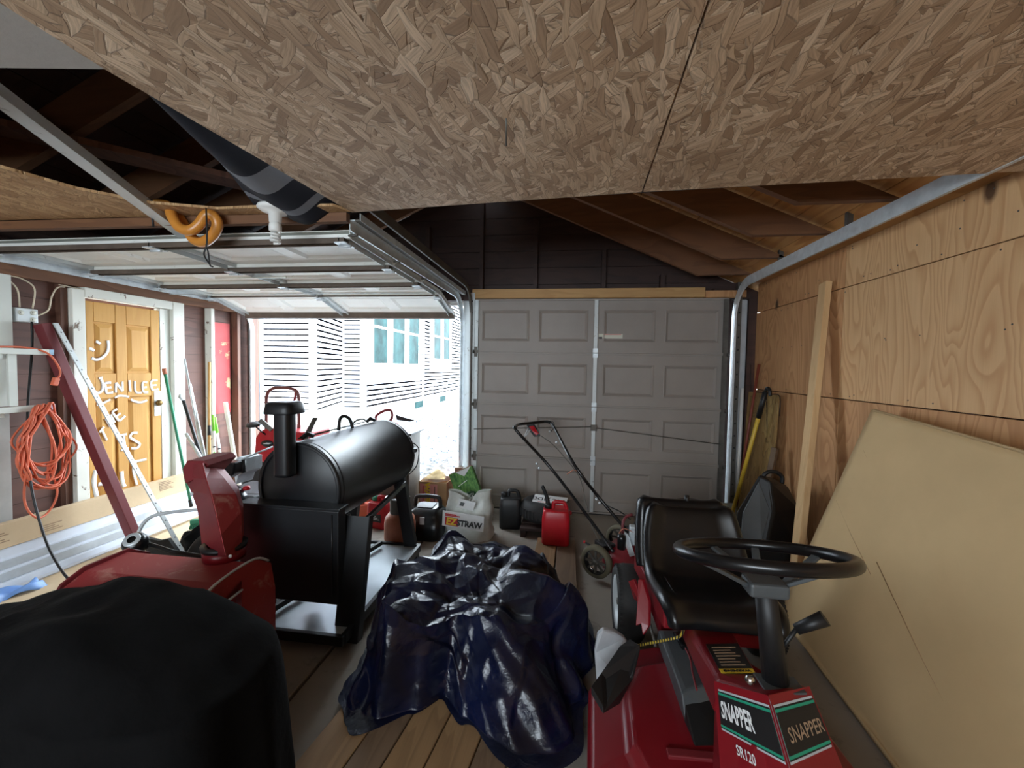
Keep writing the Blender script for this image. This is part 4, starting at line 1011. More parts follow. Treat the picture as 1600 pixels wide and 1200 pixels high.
for xx in (-2.24, -1.84):
    rbt = MB().lathe([(.10, -.05), (.17, -.055), (.19, -.03), (.19, .03), (.17, .055), (.10, .05)], (xx, 2.35, .19), (1, 0, 0), 28).build('wheel', M['rubber'], r)
    MB().lathe([(0, -.02), (.1, -.03), (.1, .03), (0, .02)], (xx, 2.35, .19), (1, 0, 0), 20).build('rim', M['red'], rbt)

# ============================================================= BLACK COVER (foreground left)
def superpt(t, a, b_, e=4): 
    ct, st_ = math.cos(t), math.sin(t); k = (abs(ct/a)**e+abs(st_/b_)**e)**(-1/e); return k*ct, k*st_
CC = V((-1.74, 1.06))
def cover(u, v):
    t = 2*PI*u
    tx, ty = superpt(t, .82, .28, 4.2)
    rx, ry = superpt(t, .87, .30, 5)
    if v < .5:
        s_ = v/.5; x, y = CC.x+tx*s_, CC.y+ty*s_
        z = .685-.10*s_**4+.035*math.cos((x+1.45)*3.2)
    else:
        s_ = (v-.5)/.5; x, y = CC.x+lerp(tx, rx, s_**.6), CC.y+lerp(ty, ry, s_**.6)
        z0 = .585+.035*math.cos((CC.x+tx+1.45)*3.2); z = z0*(1-s_)**1.0+.006
        pl = .018*s_*math.sin(t*17+2*math.sin(t*5)); x += pl*math.cos(t); y += pl*math.sin(t)
    # rounded shoulder
    z -= .05*math.exp(-((v-.5)/.10)**2)
    z += .016*noise.noise(V((x*5, y*9, z*3)))+.012*(1-2*abs(noise.noise(V((x*7+3, y*4, z*5)))))+.012*abs(math.sin((x*1.2+y*2.5)*6))*math.exp(-((v-.35)/.2)**2)
    z -= .17*max(0, (-1.35-x))**1.1
    return (x, y, max(.004, z))
r = thing('covered_grill', (-1.8, 1.04, 0), 'large object under a black fabric cover in the left foreground', 'cover')
MB().grid(cover, 200, 80, wrapu=True).build('fabric_cover', M['cloth_black'], r, fix=False)
MB().bb((-2.45, .86, .05), (-1.15, 1.22, .50)).build('body', M['black'], r, bevel=.04)

# ============================================================= SMOKER GRILL
r = thing('pellet_smoker', (-1.4, 2.4, 0), 'black barrel smoker with a chimney and square hopper, in front of the open garage door', 'smoker')
A0, A1, RB = V((-1.455, 2.08, .775)), V((-1.395, 3.02, .785)), .255
ax = (A1-A0).normalized(); Lb = (A1-A0).length
MB().lathe([(0, 0), (RB-.006, 0), (RB, .006), (RB, .012), (RB-.004, .018), (RB-.004, Lb-.018), (RB, Lb-.012), (RB, Lb-.004), (RB-.006, Lb), (0, Lb)], A0, ax, 72, True).build('barrel', M['black'], r)
MB().lathe([(RB-.02, -.004), (RB-.001, -.004), (RB-.001, .0), (RB-.02, .0)], A0, ax, 64).build('end_rim', M['black'], r)
MB().lathe([(RB+.001, .03), (RB+.002, .036), (RB+.001, .042)], A0, ax, 72).build('lid_seam', M['black_gloss'], r)
MB().lathe([(RB+.001, Lb-.04), (RB+.002, Lb-.034), (RB+.001, Lb-.03)], A0, ax, 72).build('lid_seam', M['black_gloss'], r)
side = ax.cross(V((0, 0, 1))).normalized()
def on(tt, ang, dr=0): return A0+ax*tt+(side*math.cos(ang)+V((0, 0, 1))*math.sin(ang))*(RB+dr)
# lid rail, hinges, handles
MB().tube([on(.06, 1.75, .012), on(Lb-.06, 1.75, .012)], .005, 6).build('lid_rail', M['galv_dark'], r)
for tt in (.10, Lb-.16):
    h_ = MB().tube([on(tt-.03, 1.70, .01), on(tt, 1.66, .03), on(tt+.04, 1.62, .012)], .013, 8); h_.build('lid_hinge', M['black'], r)
MB().tube(smooth_path([on(.42, 1.72, .0), on(.44, 1.70, .07), on(.47, 1.66, .085), on(.50, 1.6, .06), on(.51, 1.55, .0)], 4), .011, 8).build('lid_handle', M['black_matte'], r)
MB().tube(smooth_path([on(.62, 1.8, .02), on(.66, 1.78, .035), on(.74, 1.78, .035), on(.78, 1.8, .02)], 4), .007, 6).build('lid_handle', M['galv_dark'], r)
MB().beam(on(.16, 1.9, .0), on(.30, 1.9, .11), .03, .005).build('lid_prop', M['galv_dark'], r)
# right end: thermometer wire and latch
MB().tube(smooth_path([on(Lb-.02, .35, .01), on(Lb-.01, .2, .035), on(Lb-.0, 0, .03), on(Lb-.01, -.3, .03), on(Lb-.02, -.6, .01)], 5), .004, 6).build('hook_wire', M['black_matte'], r)
MB().box(on(Lb-.03, .15, .015), (.03, .03, .03)).build('latch', M['black'], r, bevel=.004)
# chimney on the near end
cx, cy = -1.49, 2.02
MB().loft([[(cx+.046*math.copysign(abs(math.cos(t))**.6, math.cos(t)), cy+.046*math.copysign(abs(math.sin(t))**.6, math.sin(t)), z) for t in [2*PI*k/32 for k in range(32)]] for z in (.86, .875, 1.205, 1.215)]).build('chimney', M['black'], r)
MB().loft([[(cx+a*math.copysign(abs(math.cos(t))**.5, math.cos(t)), cy+a*math.copysign(abs(math.sin(t))**.5, math.sin(t)), z) for t in [2*PI*k/32 for k in range(32)]] for a, z in ((.082, 1.195), (.084, 1.20), (.076, 1.245), (.066, 1.256), (.05, 1.258))]).build('chimney_cap', M['black'], r)
# hopper box
MB().bb((-1.735, 1.985, .20), (-1.165, 2.06, .697)).build('hopper', M['black'], r, bevel=.006)
MB().bb((-1.745, 1.975, .698), (-1.155, 2.07, .712)).build('hopper_lid', M['black'], r, bevel=.003)
MB().tube([(-1.20, 1.984, .25), (-1.20, 1.984, .68)], .004, 6).build('hopper_seam', M['black_gloss'], r)
# drip bucket
MB().lathe([(.0, .0), (.045, .0), (.062, .15), (.066, .155), (.06, .155), (.043, .006), (0, .006)], (-1.42, 2.16, .20), n=24).build('drip_bucket', M['black'], r)
MB().tube([(-1.42, 2.16, .35), (-1.42, 2.16, .52)], .004).build('bucket_hook', M['galv_dark'], r)
# legs: folded steel
def leg(p0, p1, wx, wy):
    m_ = MB().beam(p0, p1, wx, .005, up=(0, 1, 0)); m_.beam(V(p0)+V((-wx/2, wy/2, 0)), V(p1)+V((-wx/2, wy/2, 0)), .005, wy, up=(0, 1, 0))
    m_.beam(V(p0)+V((wx/2, wy/2, 0)), V(p1)+V((wx/2, wy/2, 0)), .005, wy, up=(0, 1, 0)); return m_.build('leg', M['black'], r)
leg((-1.115, 2.09, .64), (-1.115, 1.965, .02), .13, .05)
leg((-1.66, 2.10, .62), (-1.60, 1.965, .02), .09, .05)
leg((-1.275, 3.0, .62), (-1.135, 2.94, .0), .085, .045)
leg((-1.62, 3.0, .58), (-1.66, 2.94, .0), .085, .045)
MB().beam((-1.14, 2.2, .56), (-1.22, 3.0, .56), .02, .03).build('frame_bar', M['black'], r)
# bottom shelf with black rim
MB().bb((-1.60, 1.90, .085), (-1.10, 2.96, .095)).build('bottom_shelf', mat('pale_shelf_steel', c(176, 186, 192), .3, .35, var=.08, vs=4), r)
for lo, hi in (((-1.62, 1.875, .06), (-1.08, 1.90, .11)), ((-1.62, 2.96, .06), (-1.08, 2.985, .11)), ((-1.625, 1.9, .06), (-1.60, 2.96, .11)), ((-1.10, 1.9, .06), (-1.075, 2.96, .11))):
    MB().bb(lo, hi).build('shelf_rim', M['black'], r, bevel=.002, seg=1)
MB().beam((-1.57, 1.95, .13), (-1.36, 2.9, .13), .02, .03).build('shelf_brace', M['black'], r)

# red hand-held blower lying on the far side
r = thing('leaf_blower', (-1.715, 3.850, 0.867), 'red and black hand tool with a loop handle and blade, behind the smoker barrel', 'power tool')
hx = V((-1.715, 3.85, .868))
MB().lathe([(0, -.10), (.03, -.095), (.045, -.04), (.046, .03), (.035, .08), (0, .09)], hx, (1, 0, -.1), 20).build('body', M['red_plastic'], r)
MB().tube(smooth_path([(-1.861, 3.850, 0.887), (-1.861, 3.850, 0.956), (-1.782, 3.850, 1.009), (-1.716, 3.850, 1.018), (-1.696, 3.850, 0.962), (-1.728, 3.850, 0.898)], 5), .014, 8).build('handle', M['red_dark'], r)
MB().prism([(-1.663, 3.850, 0.975), (-1.585, 3.850, 0.953), (-1.461, 3.850, 0.926), (-1.519, 3.850, 0.911), (-1.650, 3.850, 0.926)], (0, .02, 0)).build('blade', M['black_matte'], r)
# bench / cabinet it stands on
r = thing('side_cabinet', (-1.7, 3.85, 0), 'narrow grey-brown cabinet just behind the far end of the smoker', 'cabinet')
MB().bb((-1.93, 3.73, .03), (-1.475, 4.03, .80)).build('carcass', M['galv_dark'], r, bevel=.004)
MB().bb((-1.96, 3.70, .801), (-1.445, 4.06, .82)).build('top', M['greyplastic'], r, bevel=.003)
MB().bb((-1.91, 3.724, .08), (-1.495, 3.729, .76)).build('door', M['strut'], r, bevel=.002, seg=1)
MB().bb((-1.93, 3.73, 0), (-1.475, 4.03, .029)).build('plinth', M['black_matte'], r)

# red washer/generator with upright hoop, behind chimney
r = thing('pressure_washer', (-2.45, 3.1, 0), 'red wheeled machine with upright hoop handle, behind the smoker chimney', 'washer')
MB().tube(smooth_path([(-2.574, 3.250, 0.780), (-2.571, 3.250, 1.058), (-2.564, 3.250, 1.179), (-2.522, 3.250, 1.235), (-2.426, 3.250, 1.249), (-2.319, 3.250, 1.240), (-2.272, 3.250, 1.198), (-2.267, 3.250, 1.067), (-2.268, 3.250, 0.793)], 5), .014, 8).build('hoop_handle', mat('brown_red_tube', c(110, 55, 50), .4), r)
MB().tube(smooth_path([(-2.366, 3.350, 1.211), (-2.394, 3.380, 1.152), (-2.425, 3.380, 1.083)], 4), .011, 8).build('hoop_brace', M['red_dark'], r)
bd = [(-2.572, 3.100, 0.689), (-2.559, 3.100, 0.839), (-2.524, 3.100, 0.894), (-2.431, 3.100, 0.929), (-2.146, 3.100, 0.898), (-2.056, 3.100, 0.912), (-2.046, 3.100, 0.672), (-2.376, 3.100, 0.550)]
MB().prism(bd, (0, .28, 0)).build('tank', M['red_plastic'], r, bevel=.02, seg=3)
q = V((-2.440, 3.095, 0.797))
MB().lathe([(.0, .0), (.055, .0), (.055, .004), (0, .004)], q, (0, -1, 0), 24, sy=.5).build('badge', M['print_black'], r)
for k in range(3): MB().bb((q.x-.035+k*.012, q.y-.0055, q.z-.004+k*.004), (q.x+.02+k*.01, q.y-.0045, q.z-.001+k*.004)).build('badge_print', M['print_white'], r)
MB().bb((-2.72, 3.12, .20), (-2.12, 3.42, .66)).build('engine', M['black'], r, bevel=.03)
for xx in (-2.80, -2.08): 
    o = MB().lathe([(.07, -.03), (.12, -.035), (.13, 0), (.12, .035), (.07, .03)], (xx, 3.27, .13), (1, 0, 0), 24).build('wheel', M['rubber'], r)
    MB().lathe([(0, -.02), (.07, -.02), (.07, .02), (0, .02)], (xx, 3.27, .13), (1, 0, 0), 16).build('hub', M['lightgrey'], o)
MB().tube([(-2.80, 3.27, .13), (-2.08, 3.27, .13)], .012, 8).build('axle', M['galv_dark'], r)
MB().bb((-2.7, 3.14, .0), (-2.62, 3.2, .2)).build('foot', M['black_matte'], r); MB().bb((-2.2, 3.14, .0), (-2.14, 3.2, .2)).build('foot', M['black_matte'], r)
MB().lathe([(0, .01), (.05, .01), (.055, 0), (.04, -.008), (0, -.01)], (-2.528, 3.050, 0.954), (.1, -.3, 1), 18).build('choke_knob', M['black_matte'], r)
MB().tube([(-2.517, 3.050, 0.949), (-2.484, 3.080, 0.898), (-2.460, 3.100, 0.870)], .006, 6).build('rod', M['black_matte'], r)
MB().beam((-2.479, 3.060, 0.996), (-2.402, 3.100, 0.909), .03, .035).build('trigger', M['galv_dark'], r, bevel=.005)

# ============================================================= FLOOR ITEMS BY THE DOOR
def gascan(name, cx_, cy_, w_, d_, h_, rz, m_, lab, spout=True, capm='green', spoutm='black_matte'):
    r = thing(name, (cx_, cy_, 0), lab, 'fuel can', world=False, rz=rz)
    body = []
    for z, k in ((.0, .94), (.012, 1), (h_*.62, 1), (h_*.80, .93), (h_*.84, .86)):
        body.append([(x*k, y*k, z) for x, y in [(w_/2*math.copysign(abs(math.cos(t))**.35, math.cos(t)), d_/2*math.copysign(abs(math.sin(t))**.35, math.sin(t))) for t in [2*PI*i/32 for i in range(32)]]])
    MB().loft(body).build('body', m_, r)
    MB().tube(smooth_path([(-w_*.12, 0, h_*.83), (-w_*.08, 0, h_*.98), (w_*.10, 0, h_), (w_*.30, 0, h_*.97), (w_*.38, 0, h_*.80)], 5), .016, 8).build('handle', m_, r)
    MB().lathe([(0, .035), (.026, .035), (.03, .03), (.03, 0), (0, 0)], (-w_*.30, 0, h_*.84), n=20).build('cap', M[capm], r)
    if spout: MB().tube(smooth_path([(-w_*.30, 0, h_*.87), (-w_*.34, -.0, h_*1.08), (-w_*.52, -.0, h_*1.38)], 5), [.018]*5+[.015]*5+[.011], 10).build('spout', M[spoutm], r)
    return r
c1 = gascan('fuel_can', -.075, 3.36, .225, .18, .33, .0, M['red_plastic'], 'red plastic fuel can with long black spout, standing on a board by the push mower', capm='black_matte')
c1.location.z = .042
c2 = gascan('fuel_can', -1.66, 3.53, .20, .17, .27, -.25, M['red_plastic'], 'bright red fuel can with green cap by the open doorway', spout=False)
MB().box((0.01, -.0866, .10), (.12, .002, .07)).build('sticker', M['print_black'], c2)
for k in range(3): MB().bb((-.035, -.0885, .085+k*.014), (.055-.02*k, -.0878, .090+k*.014)).build('sticker_print', M['print_white'], c2)
c3 = gascan('fuel_can', -1.85, 3.60, .14, .12, .20, .3, M['orange'], 'small orange can half hidden behind the bright red fuel can', spout=False, capm='black_matte')
c4 = gascan('jerry_can', -.50, 3.74, .20, .20, .33, .1, M['black_matte'], 'black plastic jerry can beside the straw bag', spout=False, capm='black_matte')
# yellow strap
o = MB().tube(smooth_path([(-2.1, 3.45, .012), (-1.95, 3.5, .014), (-1.85, 3.44, .012), (-1.75, 3.49, .012)], 5), .012, 6).build('strap', M['print_yellow']); tag(o, 'short yellow strap on the floor beside the fuel can', 'strap')
# propane tank
r = thing('propane_tank', (-1.27, 3.10, 0), 'rusty orange propane cylinder on the floor beside the smoker leg', 'gas cylinder')
pc = (-1.31, 3.13, 0)
MB().lathe([(0, .02), (.09, .02), (.115, .05), (.122, .09), (.122, .20), (.114, .25), (.085, .285), (.05, .305), (0, .31)], pc, n=36).build('tank', M['copper'], r)
MB().lathe([(.085, 0), (.09, 0), (.09, .04), (.085, .04)], pc, n=30).build('foot_ring', M['copper'], r)
for a0 in (.5, 3.5):
    col = MB()
    pts = [(a0+k*.2) for k in range(10)]
    for k in range(9):
        q = [(pc[0]+.075*math.cos(t), pc[1]+.075*math.sin(t)) for t in (pts[k], pts[k+1])]; q2 = [(pc[0]+.079*math.cos(t), pc[1]+.079*math.sin(t)) for t in (pts[k+1], pts[k])]
        col.prism([(x, y, .285) for x, y in q+q2], (0, 0, .12))
    col.build('collar', M['galv_dark'], r)
MB().tube([(pc[0], pc[1], .31), (pc[0], pc[1], .38)], .018, 10).build('valve', M['galv'], r)
MB().lathe([(0, .02), (.028, .018), (.03, 0), (0, 0)], (pc[0]-.03, pc[1]-.03, .37), (-.7, -.7, .2), 12).build('valve_knob', M['black_matte'], r)
MB().lathe([(0, .02), (.024, .018), (.026, 0), (0, 0)], (pc[0]-.08, pc[1]-.04, .40), (-.5, -.7, .4), 12).build('regulator', M['chrome'], r)
# black wet-vac / tool case
r = thing('tool_case', (-1.175, 3.42, 0), 'black lidded plastic case with carrying handle behind the smoker leg', 'case')
body = []
for z, w_, d_ in ((.0, .14, .13), (.03, .15, .14), (.17, .158, .145), (.175, .15, .135), (.21, .145, .13), (.26, .10, .09)):
    body.append([(-1.175+w_*math.copysign(abs(math.cos(t))**.4, math.cos(t)), 3.40+d_*math.copysign(abs(math.sin(t))**.4, math.sin(t)), z) for t in [2*PI*i/40 for i in range(40)]])
MB().loft(body).build('body', M['black_gloss'], r)
MB().tube(smooth_path([(-1.285, 3.40, .25), (-1.275, 3.40, .325), (-1.22, 3.40, .34), (-1.12, 3.40, .34), (-1.07, 3.40, .325), (-1.06, 3.40, .25)], 5), .018, 8).build('handle', M['black_matte'], r)
MB().bb((-1.24, 3.325, .262), (-1.11, 3.47, .268)).build('lid_plate', M['greyplastic'], r, bevel=.004)
MB().bb((-1.19, 3.245, .15), (-1.15, 3.256, .21)).build('latch', M['lightgrey'], r, bevel=.002)
# cardboard box with clear bag
def carton(name, loc, d, rz, m_, lab, flaps=False):
    r = thing(name, loc, lab, 'box', world=False, rz=rz)
    w_, dd, h_ = d; t = .004
    for nm, lo, hi in (('side_panel', (-w_/2, -dd/2, 0), (w_/2, -dd/2+t, h_)), ('side_panel', (-w_/2, dd/2-t, 0), (w_/2, dd/2, h_)), ('side_panel', (-w_/2, -dd/2+t, 0), (-w_/2+t, dd/2-t, h_)), ('side_panel', (w_/2-t, -dd/2+t, 0), (w_/2, dd/2-t, h_)), ('bottom_panel', (-w_/2+t, -dd/2+t, 0), (w_/2-t, dd/2-t, t))):
        MB().bb(lo, hi).build(nm, m_, r)
    return r
bx = carton('cardboard_box', (-1.30, 4.05, 0), (.29, .26, .31), -.05, M['card_side'], 'brown cardboard box with a yellow lettered label standing in the doorway')
MB().bb((-.13, -.134, .04), (.05, -.1305, .29)).build('label', M['pink'], bx)
text('WAFFLE', .075, M['print_yellow'], bx, (-.055, -.1348, .165), (0, 0, -1), (1, 0, 0), bold=.004, name='lettering')
for k in range(3): MB().bb((-.10+k*.06, -.1352, .06+.02*k), (-.092+k*.06, -.1341, .27)).build('label_print', M['print_black'] if k else M['print_red'], bx)
# -.1448, .15), (0, 0, -1), (1, 0, 0))
#, .03, M['print_black'], bx, (.025, -.1448, .17), (0, 0, -1), (1, 0, 0))
def film_bag(cx_, cy_, z0, rx, ry, h_, seed, peak):
    def f(u, v):
        t = 2*PI*u; s_ = v
        rr = (1-.15*s_)*(1+.16*noise.noise(V((math.cos(t)*2, math.sin(t)*2, v*3+seed))))
        z = z0+h_*s_*(.75+.4*noise.noise(V((math.cos(t)*1.5+seed, math.sin(t)*1.5, 0)))+peak*max(0, math.cos(t-.2)))
        return (cx_+rx*rr*math.cos(t), cy_+ry*rr*math.sin(t), z)
    return MB().grid(f, 48, 18, wrapu=True)
o = film_bag(-1.30, 4.05, .315, .155, .13, .20, 2.0, .45).build('plastic_bag', M['clear'], fix=False); tag(o, 'clear plastic bag bulging out of the brown cardboard box', 'plastic bag')
MB().grid(lambda u, v: (-1.30+.10*(u-.5)*2*math.cos(v), 4.05+.1*(v-.5)*2, .335+.07*math.sin(PI*u)*math.sin(PI*v)+.012*noise.noise(V((u*9, v*9, 0)))), 14, 12).build('x', M['straw']).name = 'packing_straw'
tag(bpy.data.objects['packing_straw'], 'brown packing straw inside the clear plastic bag', 'packing', kind='stuff')
# shelf board / crate edge near box
o = MB().bb((-1.125, 4.07, .0), (-1.05, 4.14, .43)).build('wood_offcut', M['plank2'], bevel=.003, seg=1); tag(o, 'upright wooden offcut right of the cardboard box', 'timber')
# seed box, tilted
r = thing('grass_seed_box', (-.98, 3.99, .25), 'tilted grass seed box printed with green lawn and a pink lid', 'box', world=False)
r.rotation_euler = (-.30, -.42, .12); r.location = (-.965, 3.95, .275)
MB().bb((-.12, -.045, -.16), (.12, .045, .17)).build('carton', M['green_box'], r, bevel=.002, seg=1)
MB().bb((-.121, -.046, .171), (.121, .046, .175)).build('top_flap', M['pink'], r)
MB().bb((-.1215, -.045, -.16), (-.1202, .045, .17)).build('side_print', M['print_red'], r)
MB().bb((-.12, -.0462, -.165), (.12, -.0452, -.10)).build('front_band', M['pink'], r)
e = MB().lathe([(0, 0), (.075, 0), (.075, .002), (0, .002)], (.0, -.0465, -.085), (0, -1, 0), 28, sy=.42); e.build('oval_badge', M['print_dkgreen'], r)
text('Scotts', .042, M['print_white'], r, (.0, -.0492, -.085), (1, 0, 0), (0, 0, 1), shear=.2)
MB().beam((-.07, -.0468, .03), (.03, -.0468, .055), .001, .006).build('white_script', M['print_white'], r)
text('TURF BUILDER', .026, M['print_black'], r, (.03, -.0472, -.138), (1, 0, 0), (0, 0, 1), bold=.001)
MB().prism([(-.05, -.047, .165), (.11, -.047, .165), (.02, -.047, .10)], (0, -.001, 0)).build('white_flash', M['print_white'], r)
# straw bag EZ-STRAW
r = thing('straw_bag', (-.82, 3.45, 0), 'clear and white bag of seeding straw with red lettering, in front of the door post', 'bag')
def sbag(u, v):
    t = 2*PI*u
    w_ = lerp(.215, .19, v); d_ = lerp(.15, .05, v**1.5)
    e = 2.6; kx, ky = superpt(t, w_, d_, e)
    pinch = 1+.10*noise.noise(V((math.cos(t)*2.2, math.sin(t)*2.2, v*4)))
    z = .30*v+(.09*max(0, math.cos(t))**2+.07*max(0, -math.cos(t))**2)*v**2+.03*noise.noise(V((math.cos(t)*3, v*4, 5)))*v
    return (-.83+kx*pinch, 3.46+ky*pinch+.05*v, z+.004)
MB().grid(sbag, 72, 34, wrapu=True).build('film', M['strawbag'], r, fix=False)
MB().grid(lambda u, v: (-.83+.2*math.cos(2*PI*u)*math.sin(v*PI/2), 3.47+.1*math.sin(2*PI*u)*math.sin(v*PI/2), .02+.20*math.cos(v*PI/2)), 24, 10, wrapu=True).build('straw_fill', M['straw'], r, fix=False).__setitem__('kind', 'stuff')
def decal(pts, m_, nm, parent, t=.002):
    return MB().prism(pts, (0, -t, 0)).build(nm, m_, parent)
bfy = 3.275
decal([(-1.01, bfy+.012, 0.140), (-.66, bfy+.01, 0.110), (-.66, bfy+.03, 0.230), (-1.01, bfy+.03, 0.260)], M['print_white'], 'label', r)
decal([(-.985, bfy+.010, 0.150), (-.875, bfy+.009, 0.140), (-.875, bfy+.018, 0.205), (-.985, bfy+.018, 0.215)], M['print_red'], 'red_badge', r, .004)
text('EZ', .075, M['print_yellow'], r, (-.93, bfy+.004, 0.178), (1, 0, -.08), (0, .2, 1), bold=.003)
text('STRAW', .062, M['print_black'], r, (-.78, bfy+.008, 0.162), (1, 0, -.08), (0, .2, 1), bold=.003)
for k in range(2): decal([(-.985, bfy+.016, .222+k*.012), (-.89+.03*(1-k), bfy+.016, .216+k*.012), (-.89+.03*(1-k), bfy+.018, .224+k*.012), (-.985, bfy+.018, .230+k*.012)], M['print_red'], 'red_line', r, .004)
decal([(-.90, bfy+.045, 0.290), (-.76, bfy+.045, 0.265), (-.74, bfy+.065, 0.330), (-.88, bfy+.065, 0.355)], M['print_white'], 'upper_label', r)
decal([(-.875, bfy+.044, 0.305), (-.84, bfy+.044, 0.300), (-.83, bfy+.056, 0.325), (-.865, bfy+.056, 0.332)], M['greyplastic'], 'upper_print', r, .003)
# tyre with licence plate
r = thing('spare_tyre', (-.21, 3.74, 0), 'small black tyre lying flat on a dark board before the closed garage door', 'tyre')
MB().lathe([(.09, .10), (.13, .085), (.17, .10), (.20, .13), (.205, .17), (.20, .22), (.17, .255), (.13, .27), (.09, .25)], (-.21, 3.74, 0), n=44).build('tread', M['rubber'], r)
tb = MB()
for k in range(36):
    t = 2*PI*k/36; tb.box((-.21+.205*math.cos(t), 3.74+.205*math.sin(t), .175), (.012, .016, .07), Matrix.Rotation(t, 3, 'Z'))
tag(tb.build('tread_blocks', M['rubber'], r), kind='stuff')
MB().lathe([(0, .14), (.09, .13), (.095, .20), (.05, .22), (0, .21)], (-.21, 3.74, 0), n=30).build('rim', M['galv_dark'], r)
r = thing('licence_plate', (-.14, 3.70, .275), 'white licence plate lying upside down on the small tyre', 'licence plate', world=False, rz=-.1)
r.rotation_euler = (.16, .03, -.12)
MB().bb((-.15, -.075, 0), (.15, .075, .003)).build('plate', M['print_white'], r, bevel=.001, seg=1)
text('AAC·J3DD', .075, M['print_black'], r, (.0, -.005, .0032), (-1, 0, 0), (0, -1, 0), bold=.001)
MB().bb((-.10, -.064, .0031), (.10, -.058, .0036)).build('plate_line', M['print_red'], r)
r = thing('low_skid', (-.18, 3.72, 0), 'low dark wooden skid under the tyre', 'skid')
for y0 in (3.50, 3.64, 3.78, 3.90): MB().bb((-.385, y0, .055), (.02, y0+.11, .08)).build('slat', M['dark'], r, bevel=.002, seg=1)
for x0 in (-.38, -.03): MB().bb((x0, 3.5, 0), (x0+.045, 4.0, .054)).build('runner', M['dark'], r)
# loose boards on the floor: continuing under the tarp towards the camera
bl = [(-.235, -.075, 2.35, 3.42, .0, .041, 'plank', -.02, 'pale board whose far end shows beyond the tarp, left of the red fuel can'),
      (-.06, .085, 2.15, 3.50, .0, .041, 'plank2', .0, 'weathered board running from the tarp to under the red fuel can')]
for x0, x1, y0, y1, z0, z1, m_, rot, lab in bl:
    o = MB().box(((x0+x1)/2, (y0+y1)/2, (z0+z1)/2), (x1-x0, y1-y0, z1-z0), Matrix.Rotation(rot, 3, 'Z')).build('timber_board', M[m_], bevel=.003, seg=1)
    tag(o, lab, 'board', 'boards lying on the floor')
labs = ['pale board at the left end of the row under the tarp, beside the floor joint', 'grey board second from the left under the tarp', 'pale board third from the left under the tarp', 'middle pale board in the row under the tarp', 'greyish board right of middle in the row under the tarp', 'rightmost pale board in the row under the tarp']
xa = -.91
for k in range(6):
    wd = (.17, .12, .14, .15, .12, .16)[k]
    y1 = (1.70, 1.80, 1.9, 1.95, 1.9, 1.85)[k]
    y0 = 1.12 if k == 0 else .4; Rz = Matrix.Rotation(-.13, 3, 'Z'); pv_ = V((-.90, 1.5, 0))
    o = MB().box(pv_+Rz @ (V((xa+wd/2, (y1+y0)/2, .02))-pv_), (wd, y1-y0, .038), Rz).build('timber_board', M['plank' if k in (0, 2, 3, 5) else 'plank2'], bevel=.003, seg=1)
    tag(o, labs[k], 'board', 'boards lying on the floor')
    xa += wd+.006

# ============================================================= TARP
TC = V((-.50, 2.05))
Rp = [(0, .66), (.35, .64), (.8, .66), (1.2, .95), (1.57, 1.0), (1.95, .88), (2.35, .60), (2.8, .44), (3.14, .42), (3.6, .47), (4.0, .60), (4.25, .66), (4.5, .46), (4.72, .36), (4.95, .48), (5.25, .74), (5.5, .78), (5.8, .66), (6.0, .60), (6.283, .66)]
Tp = [(0, .46), (.6, .50), (1.2, .60), (1.57, .62), (2.3, .48), (2.8, .38), (3.14, .36), (3.7, .42), (4.3, .40), (4.8, .24), (5.3, .32), (5.8, .42), (6.283, .46)]
def interp(tb, t):
    for i in range(len(tb)-1):
        if tb[i][0] <= t <= tb[i+1][0]:
            k = (t-tb[i][0])/(tb[i+1][0]-tb[i][0]); k = k*k*(3-2*k); return lerp(tb[i][1], tb[i+1][1], k)
    return tb[-1][1]
rt = random.Random(12); folds = []
for i in range(11):
    a = rt.uniform(0, PI); L_ = rt.uniform(.16, .55); folds.append((math.cos(a), math.sin(a), rt.uniform(0, 1), 1/L_, L_*rt.uniform(.07, .14)))
def crumple(x, y, z):
    wx = x+.16*noise.noise(V((x*2.2, y*2.2, z*2.6))); wy = y+.16*noise.noise(V((x*2.2+9, y*2.2, z*2.6))); h = 0
    for ca, sa, o_, fr, am in folds:
        t = (wx*ca+wy*sa+z*.9*(ca-sa))*fr+o_; h += am*(abs((t % 1)-.5)*2-.5)
    h += .018*(1-2*abs(noise.noise(V((x*7, y*7, z*6+3)))))
    return h
